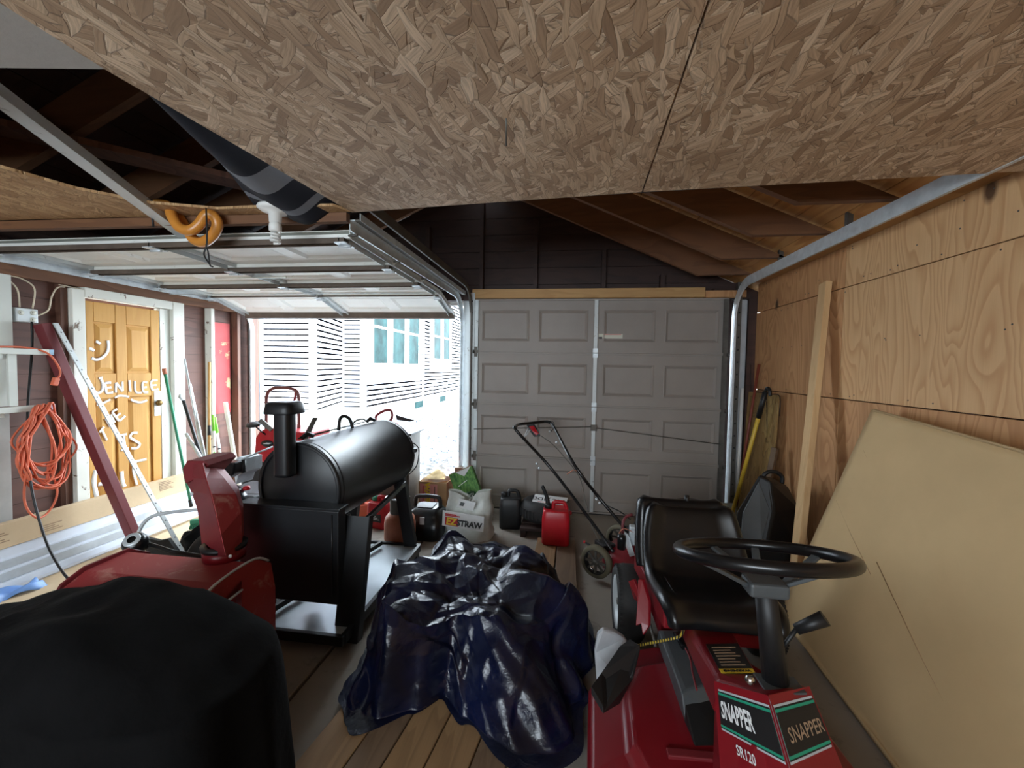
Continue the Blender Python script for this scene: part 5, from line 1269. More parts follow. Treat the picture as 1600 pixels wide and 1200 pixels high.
def tarp(u, v):
    t = 2*PI*u; Rr = interp(Rp, t); T = interp(Tp, t)
    ca, sa = math.cos(t), math.sin(t)
    if v < .45:
        s_ = v/.45; x, y = TC.x+ca*T*s_, TC.y+sa*T*s_
        top = .345+.02*math.exp(-((x+.55)**2+(y-2.35)**2)/.12)-.30*max(0, x+.30)-.06*max(0, 1.8-y)-.16*max(0, y-2.3)
        z = top; k = .9
    else:
        s_ = (v-.45)/.55; xt, yt = TC.x+ca*T, TC.y+sa*T
        top = .345+.04*math.exp(-((xt+.55)**2+(yt-2.35)**2)/.12)-.30*max(0, xt+.30)-.06*max(0, 1.8-yt)-.16*max(0, yt-2.3)
        rr = lerp(T, Rr, s_**(1.2)); x, y = TC.x+ca*rr, TC.y+sa*rr
        steep = .8 if Rr-T < .25 else 1.0
        z = top*(1-s_**1.35)**1.05
        k = .9*(1-s_)**.35+.25
    h = crumple(x, y, z)*(.45 if y > 2.75 else lerp(1, .45, max(0, (y-2.35)/.4)))
    pleat = 0
    if v > .4:
        ss = (v-.4)/.6; pleat = (.03*abs(math.sin(t*3.5+2.3*math.sin(t*2+3*ss)))+.012*abs(math.sin(t*9+5*ss+2*math.sin(t*5))))*ss
    x += ca*(h*.55*k*min(1, v*2)+pleat); y += sa*(h*.55*k*min(1, v*2)+pleat)
    return (x, y, max(.044 if (y < 2.0 or (-.27 < x < .12)) else .008, z-.02+h*k*(1 if z > .06 else .4)))
tp = MB().grid(tarp, 420, 190, wrapu=True).build('tarpaulin', M['tarp'], fix=False)
tag(tp, 'dark navy glossy tarpaulin heaped over a pile in the middle of the floor', 'tarp')
gr = tp
MB().lathe([(.006, 0), (.011, 0), (.012, .002), (.006, .003)], (.16, 2.42, .30), (.4, -.6, .7), 14).build('grommet', M['chrome'], tp)

# ============================================================= RIDING MOWER
r = thing('riding_mower', (.62, 1.7, 0), 'red riding lawn mower with black seat and steering wheel, front towards the camera', 'riding mower')
def wheel(cx_, cy_, cz_, R_, w_, rimR, nm='wheel', rim='galv_white', sgn=-1):
    o = MB().lathe([(rimR, -w_*.42), (R_*.86, -w_*.5), (R_*.97, -w_*.36), (R_, -w_*.15), (R_, w_*.15), (R_*.97, w_*.36), (R_*.86, w_*.5), (rimR, w_*.42)], (cx_, cy_, cz_), (1, 0, 0), 48).build(nm, M['rubber'], r)
    MB().lathe([(0, sgn*w_*.30), (rimR*.35, sgn*w_*.32), (rimR*.5, sgn*w_*.18), (rimR*.8, sgn*w_*.2), (rimR*.9, sgn*w_*.40), (rimR*1.06, sgn*w_*.46), (rimR*1.06, sgn*w_*.40)], (cx_, cy_, cz_), (1, 0, 0), 40).build('rim', M[rim], o)
    MB().lathe([(0, sgn*w_*.42), (rimR*.14, sgn*w_*.40), (rimR*.15, sgn*w_*.30)], (cx_, cy_, cz_), (1, 0, 0), 16).build('hub_cap', M['galv_dark'], o)
    tr = MB()
    for k in range(60):
        t = 2*PI*k/60
        tr.box((cx_+sgn*w_*.36, cy_+R_*.965*math.cos(t), cz_+R_*.965*math.sin(t)), (w_*.16, .006, .010), Matrix.Rotation(t, 3, 'X'))
    tag(tr.build('tread_blocks', M['rubber'], o), kind='stuff')
    return o
wheel(.345, 2.28, .195, .195, .14, .125)
wheel(1.01, 2.28, .195, .195, .14, .125, sgn=1)
MB().tube([(.40, 2.28, .195), (.96, 2.28, .195)], .018, 10).build('rear_axle', M['galv_dark'], r)
# rear frame and engine cover
MB().bb((.44, 1.93, .22), (.92, 2.50, .46)).build('rear_frame', M['red'], r, bevel=.02)
MB().loft([[(x, y, z) for x, y in ((.40, 1.70), (.84, 1.70), (.88, 2.2), (.36, 2.2))] for z in (.42, .50)], smooth=False).build('seat_base', M['red'], r, bevel=.008)
MB().bb((.50, 2.16, .46), (.86, 2.52, .70)).build('engine', M['black'], r, bevel=.03)
MB().lathe([(0, .04), (.09, .04), (.11, .02), (.115, 0)], (.68, 2.34, .70), (0, 0, 1), 24).build('recoil_cover', M['black_matte'], r)
# seat: lofted shell
def seat_shell(xc, prof, wds, side=.035):
    def f(u, v):
        i = v*(len(prof)-1); k = min(int(i), len(prof)-2); t = i-k
        p0, p1, p2, p3 = [V(prof[max(0, min(len(prof)-1, j))]) for j in (k-1, k, k+1, k+2)]
        q = .5*((2*p1)+(p2-p0)*t+(2*p0-5*p1+4*p2-p3)*t*t+(3*p1-p0-3*p2+p3)*t**3)
        w_ = lerp(wds[k], wds[k+1], t)
        d = ((p2-p0)).normalized(); nrm_ = V((-d.y, d.x))   # towards the sitter
        s_ = u*2-1; e = max(0, abs(s_)-.55)/.45
        off = side*e**1.6-.25*side*(1-abs(s_))
        lip = -.05*max(0, (abs(s_)-.93)/.07)
        return (xc+s_*w_*.5*(1 if abs(s_) < .93 else 1.0), q.x-(-nrm_.x)*(off+lip), q.y+nrm_.y*(off+lip))
    return MB().grid(f, 41, 34)
prof = [(1.575, .505), (1.585, .545), (1.65, .565), (1.78, .545), (1.90, .545), (1.98, .60), (2.035, .69), (2.075, .775), (2.10, .785), (2.115, .765)]
seat_shell(.595, prof, [.40, .42, .45, .46, .46, .455, .44, .40, .37, .36]).build('seat', M['black_gloss'], r, solid=.022, sub=1, fix=False)
prof2 = [(2.02, .52), (2.06, .60), (2.10, .70), (2.13, .79), (2.16, .805), (2.18, .78)]
seat_shell(.565, prof2, [.43, .44, .43, .41, .39, .38], .02).build('seat_back_shell', M['black_gloss'], r, solid=.02, sub=1, fix=False)
MB().tube([(.60, 2.15, .80), (.60, 2.16, .835)], .012, 8).build('seat_lug', M['black_matte'], r)
for xx in (.47, .49): MB().tube([(xx-.05, 1.66, .573), (xx-.055, 1.85, .560)], .003, 5).build('seat_crease', M['black_matte'], r)
# frame beam up to the front tower
MB().loft([[(0.529, 2.000, 0.380), (0.693, 2.000, 0.401), (.66, 2.0, .33), (.50, 2.0, .33)],
           [(0.463, 1.270, 0.542), (0.580, 1.270, 0.557), (.60, 1.27, .44), (.45, 1.27, .44)]], smooth=False).build('frame_beam', M['red'], r, bevel=.012, seg=3)
bm_ = [V((.529, 2.0, .380)), V((.693, 2.0, .401)), V((.580, 1.27, .557)), V((.463, 1.27, .542))]
def bt(s_, t_): return bm_[0].lerp(bm_[1], s_).lerp(bm_[3].lerp(bm_[2], s_), t_)
q = [bt(.12, .67), bt(.92, .67), bt(.92, .955), bt(.12, .955)]
MB().prism([p+V((0, 0, .004)) for p in q], (0, 0, .002)).build('warning_decal', M['print_black'], r)
qa = [q[3].lerp(q[0], .0), q[2].lerp(q[1], .0), q[2].lerp(q[1], .13), q[3].lerp(q[0], .13)]
MB().prism([p+V((0, 0, .0065)) for p in qa], (0, 0, .001)).build('warning_band', M['print_yellow'], r)
uu = (q[2]-q[3]).normalized(); vv = (q[0]-q[3]).normalized()
text('WARNING', .016, M['print_black'], r, (qa[0]+qa[1]+qa[2]+qa[3])/4+V((0, 0, .0085)), -uu, -vv, bold=.0006)
for k in range(7):
    a = q[3].lerp(q[0], .24+k*.10); b_ = q[2].lerp(q[1], .24+k*.10)
    MB().beam(a.lerp(b_, .12)+V((0, 0, .0075)), a.lerp(b_, .85-.1*(k % 3))+V((0, 0, .0075)), .004, .001).build('print_line', M['print_faded'], r)
# front tower
Ct = [V((0.452, 1.270, 0.541)), V((0.542, 1.150, 0.606)), V((0.676, 1.220, 0.592)), V((.66, 1.32, .55)), V((.47, 1.32, .54))]
Cb = [V((.445, 1.12, .20)), V((.615, .92, .20)), V((.80, 1.05, .20)), V((.70, 1.30, .20)), V((.47, 1.32, .20))]
MB().loft([Cb, Ct], smooth=False).build('front_tower', M['red'], r, bevel=.012, seg=3)
def face_pt(i, j, s_, t_, off=.0015):   # s along face, t down from top
    p = Ct[i].lerp(Ct[j], s_).lerp(Cb[i].lerp(Cb[j], s_), t_)
    tu = (Ct[j]-Ct[i]).lerp(Cb[j]-Cb[i], t_); tv = (Cb[i]-Ct[i]).lerp(Cb[j]-Ct[j], s_)
    n_ = tu.cross(tv).normalized()
    if n_.y > 0: n_ = -n_
    return p+n_*off
def band(i, j, t0, t1, m_, nm, off, s0=.06, s1=.97):
    return MB().grid(lambda u, v: face_pt(i, j, lerp(s0, s1, u), lerp(t0, t1, v), off), 12, 6, smooth=False).build(nm, m_, r, fix=False, solid=.0004)
for i, j in ((0, 1), (1, 2)): band(i, j, .0, 1.0, M['red'], 'tower_panel', .0035, -.01, 1.01)
for (i, j, s0, s1) in ((0, 1, .07, .985), (1, 2, .015, .96)):
    band(i, j, .045, .30, M['lightgrey'], 'badge_border', .005, s0, s1)
    band(i, j, .057, .288, M['print_black'], 'badge_edge', .0058, s0, s1)
    band(i, j, .065, .280, M['print_green'], 'badge_stripe', .0066, s0, s1)
    band(i, j, .080, .265, M['print_black'], 'badge_band', .0074, s0, s1)
def face_text(st, i, j, sc0, tc, wd, ht, m_, bold, nm='lettering'):
    o = text(st, 1.0, m_, r, (.62, 1.7, 0), (1, 0, 0), (0, 1, 0), name=nm, ext=.0, bold=bold)
    xs = [v.co.x for v in o.data.vertices]; ys = [v.co.y for v in o.data.vertices]
    xm, xw, ym, yw = (min(xs)+max(xs))/2, max(xs)-min(xs), (min(ys)+max(ys))/2, max(ys)-min(ys)
    for v in o.data.vertices:
        v.co = face_pt(i, j, sc0+(v.co.x-xm)/xw*wd, tc-(v.co.y-ym)/yw*ht, .0092)-V((.62, 1.7, 0))
    return o
face_text('SNAPPER', 0, 1, .38, .165, .54, .11, M['print_white'], .028)
face_text('SNAPPER', 1, 2, .53, .185, .80, .070, M['print_faded'], .01)
face_text('SR120', 0, 1, .42, .365, .27, .060, M['print_white'], .015)
band(0, 1, .46, .68, M['print_black'], 'pattern_sticker', .005, .42, .74)
MB().lathe([(0, .012), (.012, .012), (.03, .008), (.034, 0), (.03, 0)], face_pt(1, 2, .35, .55, .004), (.3, -1, .25), 20).build('headlamp', M['galv'], r)
# dash plate and steering
MB().prism([(.55, 1.17, .588), (.66, 1.19, .588), (.66, 1.26, .582), (.55, 1.26, .582)], (0, 0, .006)).build('dash_plate', M['greyplastic'], r, bevel=.002)
cb, hub = V((.600, 1.235, .59)), V((.545, 1.20, .875))
MB().tube([cb, cb.lerp(hub, .5), hub], [.034, .030, .026], 16).build('steering_column', M['black_matte'], r)
swc = V((.523, 1.185, .968)); nrm_ = V((-.03, .27, 1)).normalized()
sx_ = V((1, 0, .03)).normalized(); sx_ = (sx_-nrm_*sx_.dot(nrm_)).normalized(); sy_ = nrm_.cross(sx_); SR = .205
ring = [swc+(sx_*math.cos(2*PI*k/48)+sy_*math.sin(2*PI*k/48))*SR for k in range(48)]
st_ = thing('steering_wheel', (0, 0, 0)); st_.parent = r; st_.location = V((0, 0, 0))-V((.62, 1.7, 0)); 
MB().tube(ring, .0165, 12, closed=True).build('rim', M['black_gloss'], st_)
MB().loft([[hub+V((a*.05, b_*.035, z)) for a, b_ in ((-1, -1), (1, -1), (1, 1), (-1, 1))] for z in (-.02, .018)], smooth=False).build('hub', M['greyplastic'], st_, bevel=.008)
for a0, a1 in ((2.75, 3.5), (-.35, .4), (1.25, 1.9)):
    am = (a0+a1)/2
    for a_ in (a0, a1):
        e_ = swc+(sx_*math.cos(a_)+sy_*math.sin(a_))*SR*.97; b_ = hub+sx_*math.cos(am)*.042+sy_*math.sin(am)*.03+V((0, 0, .0))
        MB().beam(b_, e_-V((0, 0, .008)), .022, .010).build('spoke', M['greyplastic'], st_, bevel=.003)
MB().tube([(.64, 1.22, .75), (.70, 1.20, .80)], [.014, .020], 10).build('control_grip', M['black_matte'], r)
MB().tube([(.60, 1.235, .66), (.64, 1.22, .75)], .006, 8).build('control_rod', M['black_matte'], r)
MB().lathe([(0, .02), (.010, .018), (.014, .006), (.012, 0)], V((0.518, 1.200, 0.599)), (0, 0, 1), 14).build('key_knob', M['chrome'], r)
# mower deck
dk = [(.10, 1.30), (.16, 1.12), (.30, 1.02), (.62, 1.00), (.86, 1.10), (.95, 1.35), (.93, 1.75), (.80, 1.92), (.42, 1.94), (.22, 1.86), (.12, 1.65)]
cd = V((.52, 1.48))
def sc_(k, z): return [(cd.x+(x-cd.x)*k, cd.y+(y-cd.y)*k, z) for x, y in dk]
MB().loft([sc_(1.03, .07), sc_(1.03, .155), sc_(1.0, .185), sc_(.72, .205), sc_(.66, .235), sc_(.3, .24)], smooth=False).build('deck', M['red'], r, bevel=.01, seg=3)
MB().beam((.25, 1.72, .215), (.30, 1.16, .215), .03, .012).build('deck_rib', M['red'], r, bevel=.004)
# dark plastic belt cover between deck and beam
bc = [[(0.435, 1.934, 0.240), (0.555, 1.972, 0.240), (0.546, 1.338, 0.240), (0.401, 1.311, 0.240)], [(0.422, 1.865, 0.310), (0.529, 1.883, 0.310), (0.606, 1.551, 0.310), (0.423, 1.511, 0.310)]]
MB().loft([[(0.428, 1.936, 0.220), (0.581, 1.961, 0.220), (0.613, 1.513, 0.220), (0.430, 1.458, 0.220)], [(0.413, 1.848, 0.320), (0.513, 1.864, 0.320), (0.555, 1.555, 0.320), (0.420, 1.497, 0.320)], [(0.432, 1.839, 0.325), (0.493, 1.849, 0.325), (0.542, 1.559, 0.325), (0.441, 1.512, 0.325)]], smooth=False).build('belt_cover', M['greyplastic'], r, bevel=.006, seg=2)
MB().loft([[(0.425, 1.458, 0.220), (0.613, 1.513, 0.220), (0.627, 1.369, 0.200), (0.434, 1.340, 0.200)], [(0.431, 1.521, 0.300), (0.556, 1.571, 0.300), (0.611, 1.358, 0.220), (0.433, 1.326, 0.220)]], smooth=False).build('belt_cover_front', M['black_matte'], r, bevel=.004)
MB().beam((0.337, 1.332, 0.240), (0.548, 1.342, 0.240), .03, .02).build('front_bar', M['red_dark'], r, bevel=.004)
# front axle and small wheels
MB().tube([(.30, 1.08, .12), (.92, 1.08, .12)], .016, 8).build('front_axle', M['galv_dark'], r)
wheel(.97, 1.02, .14, .14, .09, .07, 'front_wheel', 'galv_white', 1)
# discharge chute and flap tied up with a bungee
def chute_(u, v):
    t = lerp(-1.1, 1.2, u); a = V((0.224, 1.742, 0.200)); 
    return (a.x-.055+.05*math.cos(t*1.1)-.02, a.y+.06+.13*math.sin(t), lerp(.10, .335-.05*t*t, v))
MB().prism([(0.141, 1.680, 0.188), (0.130, 1.680, 0.305), (0.141, 1.680, 0.381), (0.163, 1.680, 0.402), (0.211, 1.720, 0.376), (0.254, 1.740, 0.340), (0.282, 1.750, 0.298), (0.245, 1.720, 0.284), (0.198, 1.680, 0.243), (0.154, 1.650, 0.191)], (.0, .025, .0)).build('discharge_chute', M['lightgrey'], r, bevel=.004)
MB().prism([(0.265, 1.660, 0.365), (0.221, 1.620, 0.357), (0.146, 1.520, 0.316), (0.103, 1.450, 0.313), (0.142, 1.400, 0.286), (0.210, 1.500, 0.248), (0.265, 1.550, 0.313), (0.298, 1.620, 0.370)], (.0, .01, .02)).build('discharge_flap', M['black_matte'], r, bevel=.002, seg=1)
MB().tube(smooth_path([(0.233, 1.640, 0.344), (0.265, 1.660, 0.355), (0.336, 1.700, 0.351), (0.415, 1.720, 0.362), (0.460, 1.720, 0.378), (0.473, 1.700, 0.408), (0.479, 1.690, 0.447), (0.508, 1.690, 0.463), (0.566, 1.700, 0.465), (0.608, 1.710, 0.458)], 8), .0055, 7).build('bungee_cord', M['bungee'], r)
MB().tube([(0.476, 1.813, 0.335), (0.487, 1.725, 0.335)], .010, 8).build('bungee_hook', M['black_gloss'], r)
MB().tube(smooth_path([(0.492, 1.714, 0.340), (0.494, 1.658, 0.340), (0.481, 1.581, 0.340), (0.471, 1.492, 0.340)], 5), .004, 6).build('control_cable', M['red_dark'], r)
# red lift lever beside the seat
MB().prism([(0.322, 1.850, 0.540), (0.341, 1.850, 0.539), (0.361, 1.800, 0.472), (0.352, 1.750, 0.396), (0.328, 1.740, 0.359), (0.323, 1.760, 0.395), (0.302, 1.760, 0.384), (0.312, 1.800, 0.453)], (.012, .008, 0)).build('lift_lever', M['red'], r, bevel=.003)
MB().prism([(0.297, 1.950, 0.477), (0.320, 1.950, 0.488), (0.347, 1.850, 0.442), (0.337, 1.850, 0.426), (0.322, 1.950, 0.398)], (.01, .004, 0)).build('lever_bracket', M['red'], r)
MB().tube([(0.390, 1.900, 0.314), (0.398, 1.820, 0.265)], .006, 6).build('link_rod', M['galv_dark'], r)

# ============================================================= PUSH MOWER
r = thing('push_mower', (.5, 3.0, 0), 'red push lawn mower with a tall folded black tube handle, behind the riding mower seat', 'push mower')
hl = [(0.331, 2.890, 0.200), (0.211, 3.100, 0.300), (-0.122, 3.431, 0.620), (-0.411, 3.390, 0.930), (-0.432, 3.471, 0.955), (-0.415, 3.599, 0.960)]
hr = [(0.475, 3.092, 0.250), (0.265, 3.245, 0.450), (0.063, 3.266, 0.700), (-0.116, 3.688, 0.930), (-0.165, 3.756, 0.965), (-0.211, 3.750, 0.970)]
MB().tube(smooth_path(hl+[(-0.320, 3.671, 0.965)]+list(reversed(hr)), 5), .0125, 10).build('handle_tube', M['black_gloss'], r)
for p in ((-0.254, 3.569, 0.630), (-0.227, 3.495, 0.610), (0.238, 3.287, 0.440), (0.259, 3.228, 0.430), (-0.167, 3.976, 0.850), (-0.088, 3.575, 0.820)):
    MB().lathe([(0, .012), (.008, .010), (.012, .0), (.0, 0)], V(p)+V((0, -.015, 0)), (0, -1, .2), 10).build('bolt', M['galv'], r)
MB().loft([[(-0.353, 3.550, 0.963), (-0.287, 3.550, 0.982), (-0.276, 3.550, 0.949), (-0.342, 3.550, 0.930)], [(-0.304, 3.500, 0.928), (-0.244, 3.500, 0.936), (-0.222, 3.500, 0.877), (-0.276, 3.500, 0.869)]], smooth=False).build('control_box', M['black_matte'], r, bevel=.004)
MB().prism([(-0.324, 3.530, 0.956), (-0.285, 3.530, 0.963), (-0.238, 3.500, 0.903), (-0.260, 3.500, 0.886), (-0.299, 3.500, 0.928)], (0, -.015, 0)).build('control_cover', M['red_plastic'], r, bevel=.002)
MB().tube([(-0.313, 3.480, 0.931), (-0.348, 3.460, 0.878), (-0.358, 3.460, 0.846)], .006, 6).build('bail_lever', M['lightgrey'], r)
MB().tube([(-0.330, 3.480, 0.941), (-0.369, 3.460, 0.856)], .004, 6).build('bail_lever', M['galv'], r)
MB().tube(smooth_path([(-0.220, 3.480, 0.886), (-0.129, 3.500, 0.821), (-0.030, 3.500, 0.722), (0.104, 3.400, 0.576), (0.156, 3.300, 0.400), (0.197, 3.100, 0.289), (0.253, 3.000, 0.210)], 6), .0035, 6).build('throttle_cable', M['galv_dark'], r)
MB().tube(smooth_path([(-0.206, 3.660, 0.976), (-0.139, 3.660, 0.990), (-0.113, 3.600, 0.954), (-0.140, 3.600, 0.908)], 6), .0035, 6).build('starter_rope', M['black_matte'], r)
MB().tube(smooth_path([(0.286, 3.500, 0.343), (0.365, 3.400, 0.339), (0.435, 3.350, 0.324), (0.503, 3.300, 0.285)], 6), .005, 6).build('control_cable', M['black_matte'], r)
MB().tube([(0.005, 3.420, 0.587), (0.057, 3.420, 0.626), (0.083, 3.420, 0.617)], .004, 6).build('cable_clip', M['copper'], r)
# deck, engine and wheels, mower points right-forward
F = V((.78, -.45, 0)).normalized(); SD = V((-F.y, F.x, 0)); SD = V((.45, .78, 0)).normalized()
dc = V((.56, 2.98, 0))
ov = [dc+F*(.27*math.copysign(abs(math.cos(t))**.6, math.cos(t)))+SD*(.22*math.copysign(abs(math.sin(t))**.6, math.sin(t))) for t in [2*PI*k/36 for k in range(36)]]
def os_(k, z): return [dc+(p-dc)*k+V((0, 0, z)) for p in ov]
MB().loft([os_(1.02, .06), os_(1.02, .13), os_(.97, .17), os_(.75, .20), os_(.5, .23), os_(.3, .235)]).build('deck', M['red'], r)
MB().lathe([(0, .20), (.05, .20), (.09, .17), (.11, .12), (.11, 0), (.09, -.02)], dc+F*.03+V((0, 0, .25)), n=28).build('engine_shroud', M['black'], r)
MB().box(dc+F*-.03+SD*-.10+V((0, 0, .32)), (.09, .06, .13)).build('muffler', M['galv'], r, bevel=.008)
MB().box(dc+F*.02+SD*-.14+V((0, 0, .30)), (.05, .03, .14)).build('cooling_fins', M['galv_white'], r, bevel=.002)
MB().lathe([(0, .09), (.026, .085), (.030, .06), (.028, -.01), (0, -.01)], V((0.381, 2.850, 0.253)), (0, 0, 1), 16).build('primer_bulb', M['black_gloss'], r)
MB().tube(smooth_path([(0.402, 2.950, 0.243), (0.399, 2.950, 0.370), (0.422, 2.970, 0.419), (0.467, 2.980, 0.437)], 5), .010, 8).build('fuel_line_guard', M['maroon'], r)
MB().tube(smooth_path([(0.365, 2.900, 0.270), (0.370, 2.880, 0.341), (0.403, 2.880, 0.370), (0.463, 2.880, 0.348)], 5), .003, 6).build('spark_lead', M['copper'], r)
MB().prism([(0.401, 2.860, 0.351), (0.431, 2.860, 0.327), (0.469, 2.840, 0.207), (0.436, 2.840, 0.195), (0.405, 2.840, 0.272)], (0, .03, 0)).build('side_cover', M['galv'], r)
def mwheel(p, n_ax, R_=.112):
    p = V(p)
    o = MB().lathe([(R_*.74, -.024), (R_*.92, -.028), (R_, -.014), (R_, .014), (R_*.92, .028), (R_*.74, .024)], p, n_ax, 40).build('wheel', M['greyplastic'] if False else mat('dusty_wheel_tread', c(96, 90, 72), .8, vs=20) if 'dusty_wheel_tread' not in bpy.data.materials else bpy.data.materials['dusty_wheel_tread'], r)
    n_ = V(n_ax).normalized(); a = V((0, 0, 1)).cross(n_).normalized(); b_ = n_.cross(a)
    MB().lathe([(R_*.68, .018), (R_*.74, .022), (R_*.74, -.02), (R_*.68, -.02)], p, n_ax, 32).build('rim', M['rubber'], o)
    MB().lathe([(0, .026), (.018, .024), (.022, .0), (0, 0)], p, n_ax, 16).build('hub', M['galv_dark'], o)
    for k in range(8):
        t = 2*PI*k/8; d = a*math.cos(t)+b_*math.sin(t)
        MB().beam(p+d*.016+n_*.012, p+d*R_*.70+n_*.012, .016, .008, up=n_).build('spoke', M['galv_dark'], o)
    return o
nax = tuple(-SD)
mwheel((0.218, 2.860, 0.137), nax); mwheel(tuple(dc-F*.29+SD*.25+V((0, 0, .112))), tuple(SD)); mwheel(tuple(dc+F*.28-SD*.25+V((0, 0, .112))), nax); mwheel(tuple(dc+F*.28+SD*.25+V((0, 0, .112))), tuple(SD))
MB().box(V((0.285, 3.000, 0.194)), (.10, .12, .05), Matrix.Rotation(.5, 3, 'Z')).build('handle_bracket', M['black_matte'], r, bevel=.005)
MB().box(V((0.494, 3.250, 0.193)), (.05, .08, .10), Matrix.Rotation(.5, 3, 'Z')).build('handle_bracket', M['black_matte'], r, bevel=.005)
MB().lathe([(0, .012), (.010, .010), (.012, 0), (0, 0)], (0.139, 2.900, 0.249), (-1, 0, .2), 10).build('height_knob', M['red_plastic'], r)
MB().tube([(0.144, 2.900, 0.244), (0.212, 2.920, 0.205)], .006, 6).build('height_lever', M['black_matte'], r)
MB().lathe([(0, .03), (.018, .028), (.02, .02), (.0, -.01)], (0.044, 3.460, 0.255), (-.5, -1, .2), 12).build('red_knob', M['red_plastic'], r)

# ============================================================= RIGHT SIDE
o = MB().beam((1.665, 3.021, 2.050), (1.43, 2.78, .02), .085, .038, up=(1, 0, .25)).build('tall_lumber', M['lumber'], bevel=.002, seg=1)
tag(o, 'tall pale clean two by four leaning against the plywood wall', 'timber')
# big cardboard sheet
TL, TN = V((1.600, 2.428, 1.266)), V((1.555, 1.643, 1.201))
BLp = V((1.280, 2.595, 0.048))
et = (TN-TL).normalized(); dn = (BLp-TL); dn = dn.normalized()
far = TL; nn = et.cross(dn).normalized()
Hs = (TL.z-.02)/-dn.z; Ls = 2.3
def sheet(u, v):
    p = TL+et*(Ls*u)+dn*(Hs*1.0*v)
    if p.z < .02: p = p+dn*((p.z-.02)/-dn.z*-1)*-1 if False else V((p.x, p.y, .02))
    p = p+nn*(.010*noise.noise(V((u*3, v*3, 1)))+.018*math.exp(-((v-.02)/.03)**2)*0)
    return p
sh = MB().grid(sheet, 60, 40, smooth=True).build('cardboard_sheet', M['card_big'], solid=.022, fix=False)
tag(sh, 'large flat cardboard carton leaning against the right plywood wall', 'cardboard')
nside = nn if nn.x < 0 else -nn
MB().tube([TL+et*.02+dn*.0+nside*.01, TL+et*1.2+nside*.012, TL+et*2.2+nside*.01], .007, 6).build('folded_edge', M['card_big'], sh)
for (u0, v0, u1, v1) in ((.03, .16, .07, .20), (.02, .40, .20, .55), (.16, .10, .50, .26), (.30, .12, .62, .20), (.20, .5, .5, .75)):
    MB().tube([TL+et*(Ls*u0)+dn*(Hs*v0)+nside*.0105, TL+et*(Ls*(u0+u1)/2)+dn*(Hs*(v0+v1)/2*1.01)+nside*.011, TL+et*(Ls*u1)+dn*(Hs*v1)+nside*.0105], .0016, 5).build('crease', M['card_side'], sh)
# leaning strand-board offcut
o = MB().prism([(1.660, 4.089, 1.270), (1.655, 3.528, 1.272), (1.60, 3.50, .02), (1.60, 4.10, .02)], (-.012, 0, 0)).build('board_offcut', M['osb_old'], bevel=.001, seg=1); tag(o, 'narrow dark-edged strand-board offcut leaning in the right corner', 'board')
MB().tube([(1.635, 4.037, 1.517), (1.635, 4.015, 1.285)], .003, 5).build('x', M['black_matte'], o).name = 'hanging_wire'
MB().tube(smooth_path([(1.635, 4.028, 1.273), (1.635, 3.801, 1.280), (1.635, 3.641, 1.274), (1.630, 3.484, 1.269), (1.630, 3.470, 1.115)], 4), .003, 5).build('hanging_wire', M['black_matte'], o)
MB().tube([(1.635, 3.706, 1.259), (1.630, 3.645, 0.831)], .0035, 5).build('hanging_wire', M['black_matte'], o)
pole('garden_tool', (1.600, 3.788, 1.520), (1.53, 4.02, .01), .012, 'wood_red', 'reddish brown wooden handle leaning in the right corner')
pole('shovel', (1.560, 3.560, 1.298), (1.46, 3.95, .01), .0165, 'yellow', 'yellow-shafted shovel with a black grip in the right corner', extra=lambda r, a, b_: (MB().tube([a, a.lerp(b_, .17)], .020, 10).build('grip', M['black_matte'], r), MB().tube(smooth_path([a, a+V((0, -.03, .03)), a+V((.0, -.07, .015)), a+V((0, -.08, -.03))], 4), .013, 8).build('grip_hook', M['black_matte'], r), MB().prism([b_+V((-.09, .0, .0)), b_+V((.08, .0, .0)), b_+V((.07, .01, .25)), b_+V((-.08, .01, .25))], (0, .006, 0)).build('blade', M['galv'], r)))
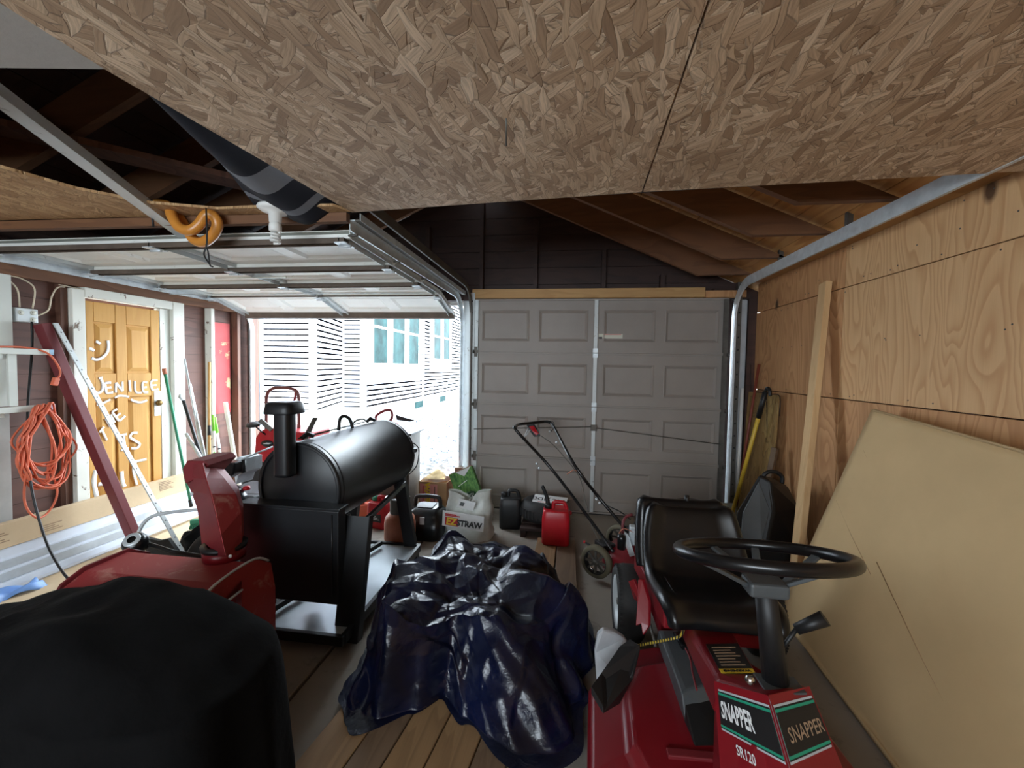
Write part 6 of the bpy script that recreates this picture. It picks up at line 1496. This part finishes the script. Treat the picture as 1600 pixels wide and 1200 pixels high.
o = MB().tube([(1.585, 4.10, .02), (1.60, 4.11, 1.30)], .016, 10).build('light_tube', M['white']); tag(o, 'slim bright white tube standing in the right corner', 'tube')
o = MB().beam((1.600, 3.454, 0.867), (1.42, 3.32, .02), .04, .035).build('short_stake', M['plank2'], bevel=.002, seg=1); tag(o, 'short brown wooden stake leaning behind the black grass bag', 'timber')
# black grass catcher
r = thing('grass_catcher', (1.4, 3.15, 0), 'black angular plastic and fabric grass catcher bag against the plywood wall', 'grass bag')
fr = [(1.148, 2.950, 0.281), (1.309, 3.020, 0.762), (1.372, 2.930, 0.509), (1.287, 2.900, 0.313)]
MB().loft([[(1.144, 2.980, 0.241), (1.159, 3.000, 0.493), (1.318, 3.050, 0.754), (1.375, 3.000, 0.718), (1.384, 2.950, 0.525), (1.312, 2.900, 0.281)],
           [(1.377, 3.200, 0.200), (1.440, 3.250, 0.472), (1.488, 3.250, 0.689), (1.608, 3.250, 0.624), (1.666, 3.200, 0.479), (1.653, 3.150, 0.196)]], smooth=False).build('bag_body', M['black_matte'], r, bevel=.02, seg=3)
MB().prism([(1.176, 2.960, 0.305), (1.200, 3.000, 0.495), (1.307, 3.030, 0.706), (1.357, 2.970, 0.538), (1.295, 2.920, 0.335)], (0, -.012, 0)).build('front_panel', M['black_matte'] if False else M['greyplastic'], r, bevel=.01)
MB().bb((1.15, 2.98, .0), (1.56, 3.3, .27)).build('bag_base', M['black_matte'], r, bevel=.03)
MB().tube(smooth_path([(1.357, 3.080, 0.704), (1.364, 3.080, 0.740), (1.396, 3.080, 0.764), (1.446, 3.080, 0.762), (1.480, 3.080, 0.733), (1.482, 3.080, 0.688)], 5), .014, 8).build('handle', M['black_matte'], r)
MB().bb((1.20, 3.50, .0), (1.34, 3.62, .34)).build('x', M['black_matte'], bevel=.02).name = 'small_canister'
tag(bpy.data.objects['small_canister'], 'dark upright canister between the seat back and the yellow shovel', 'canister')
# clean up helper properties
for ob in bpy.data.objects:
    if '_world' in ob: del ob['_world']
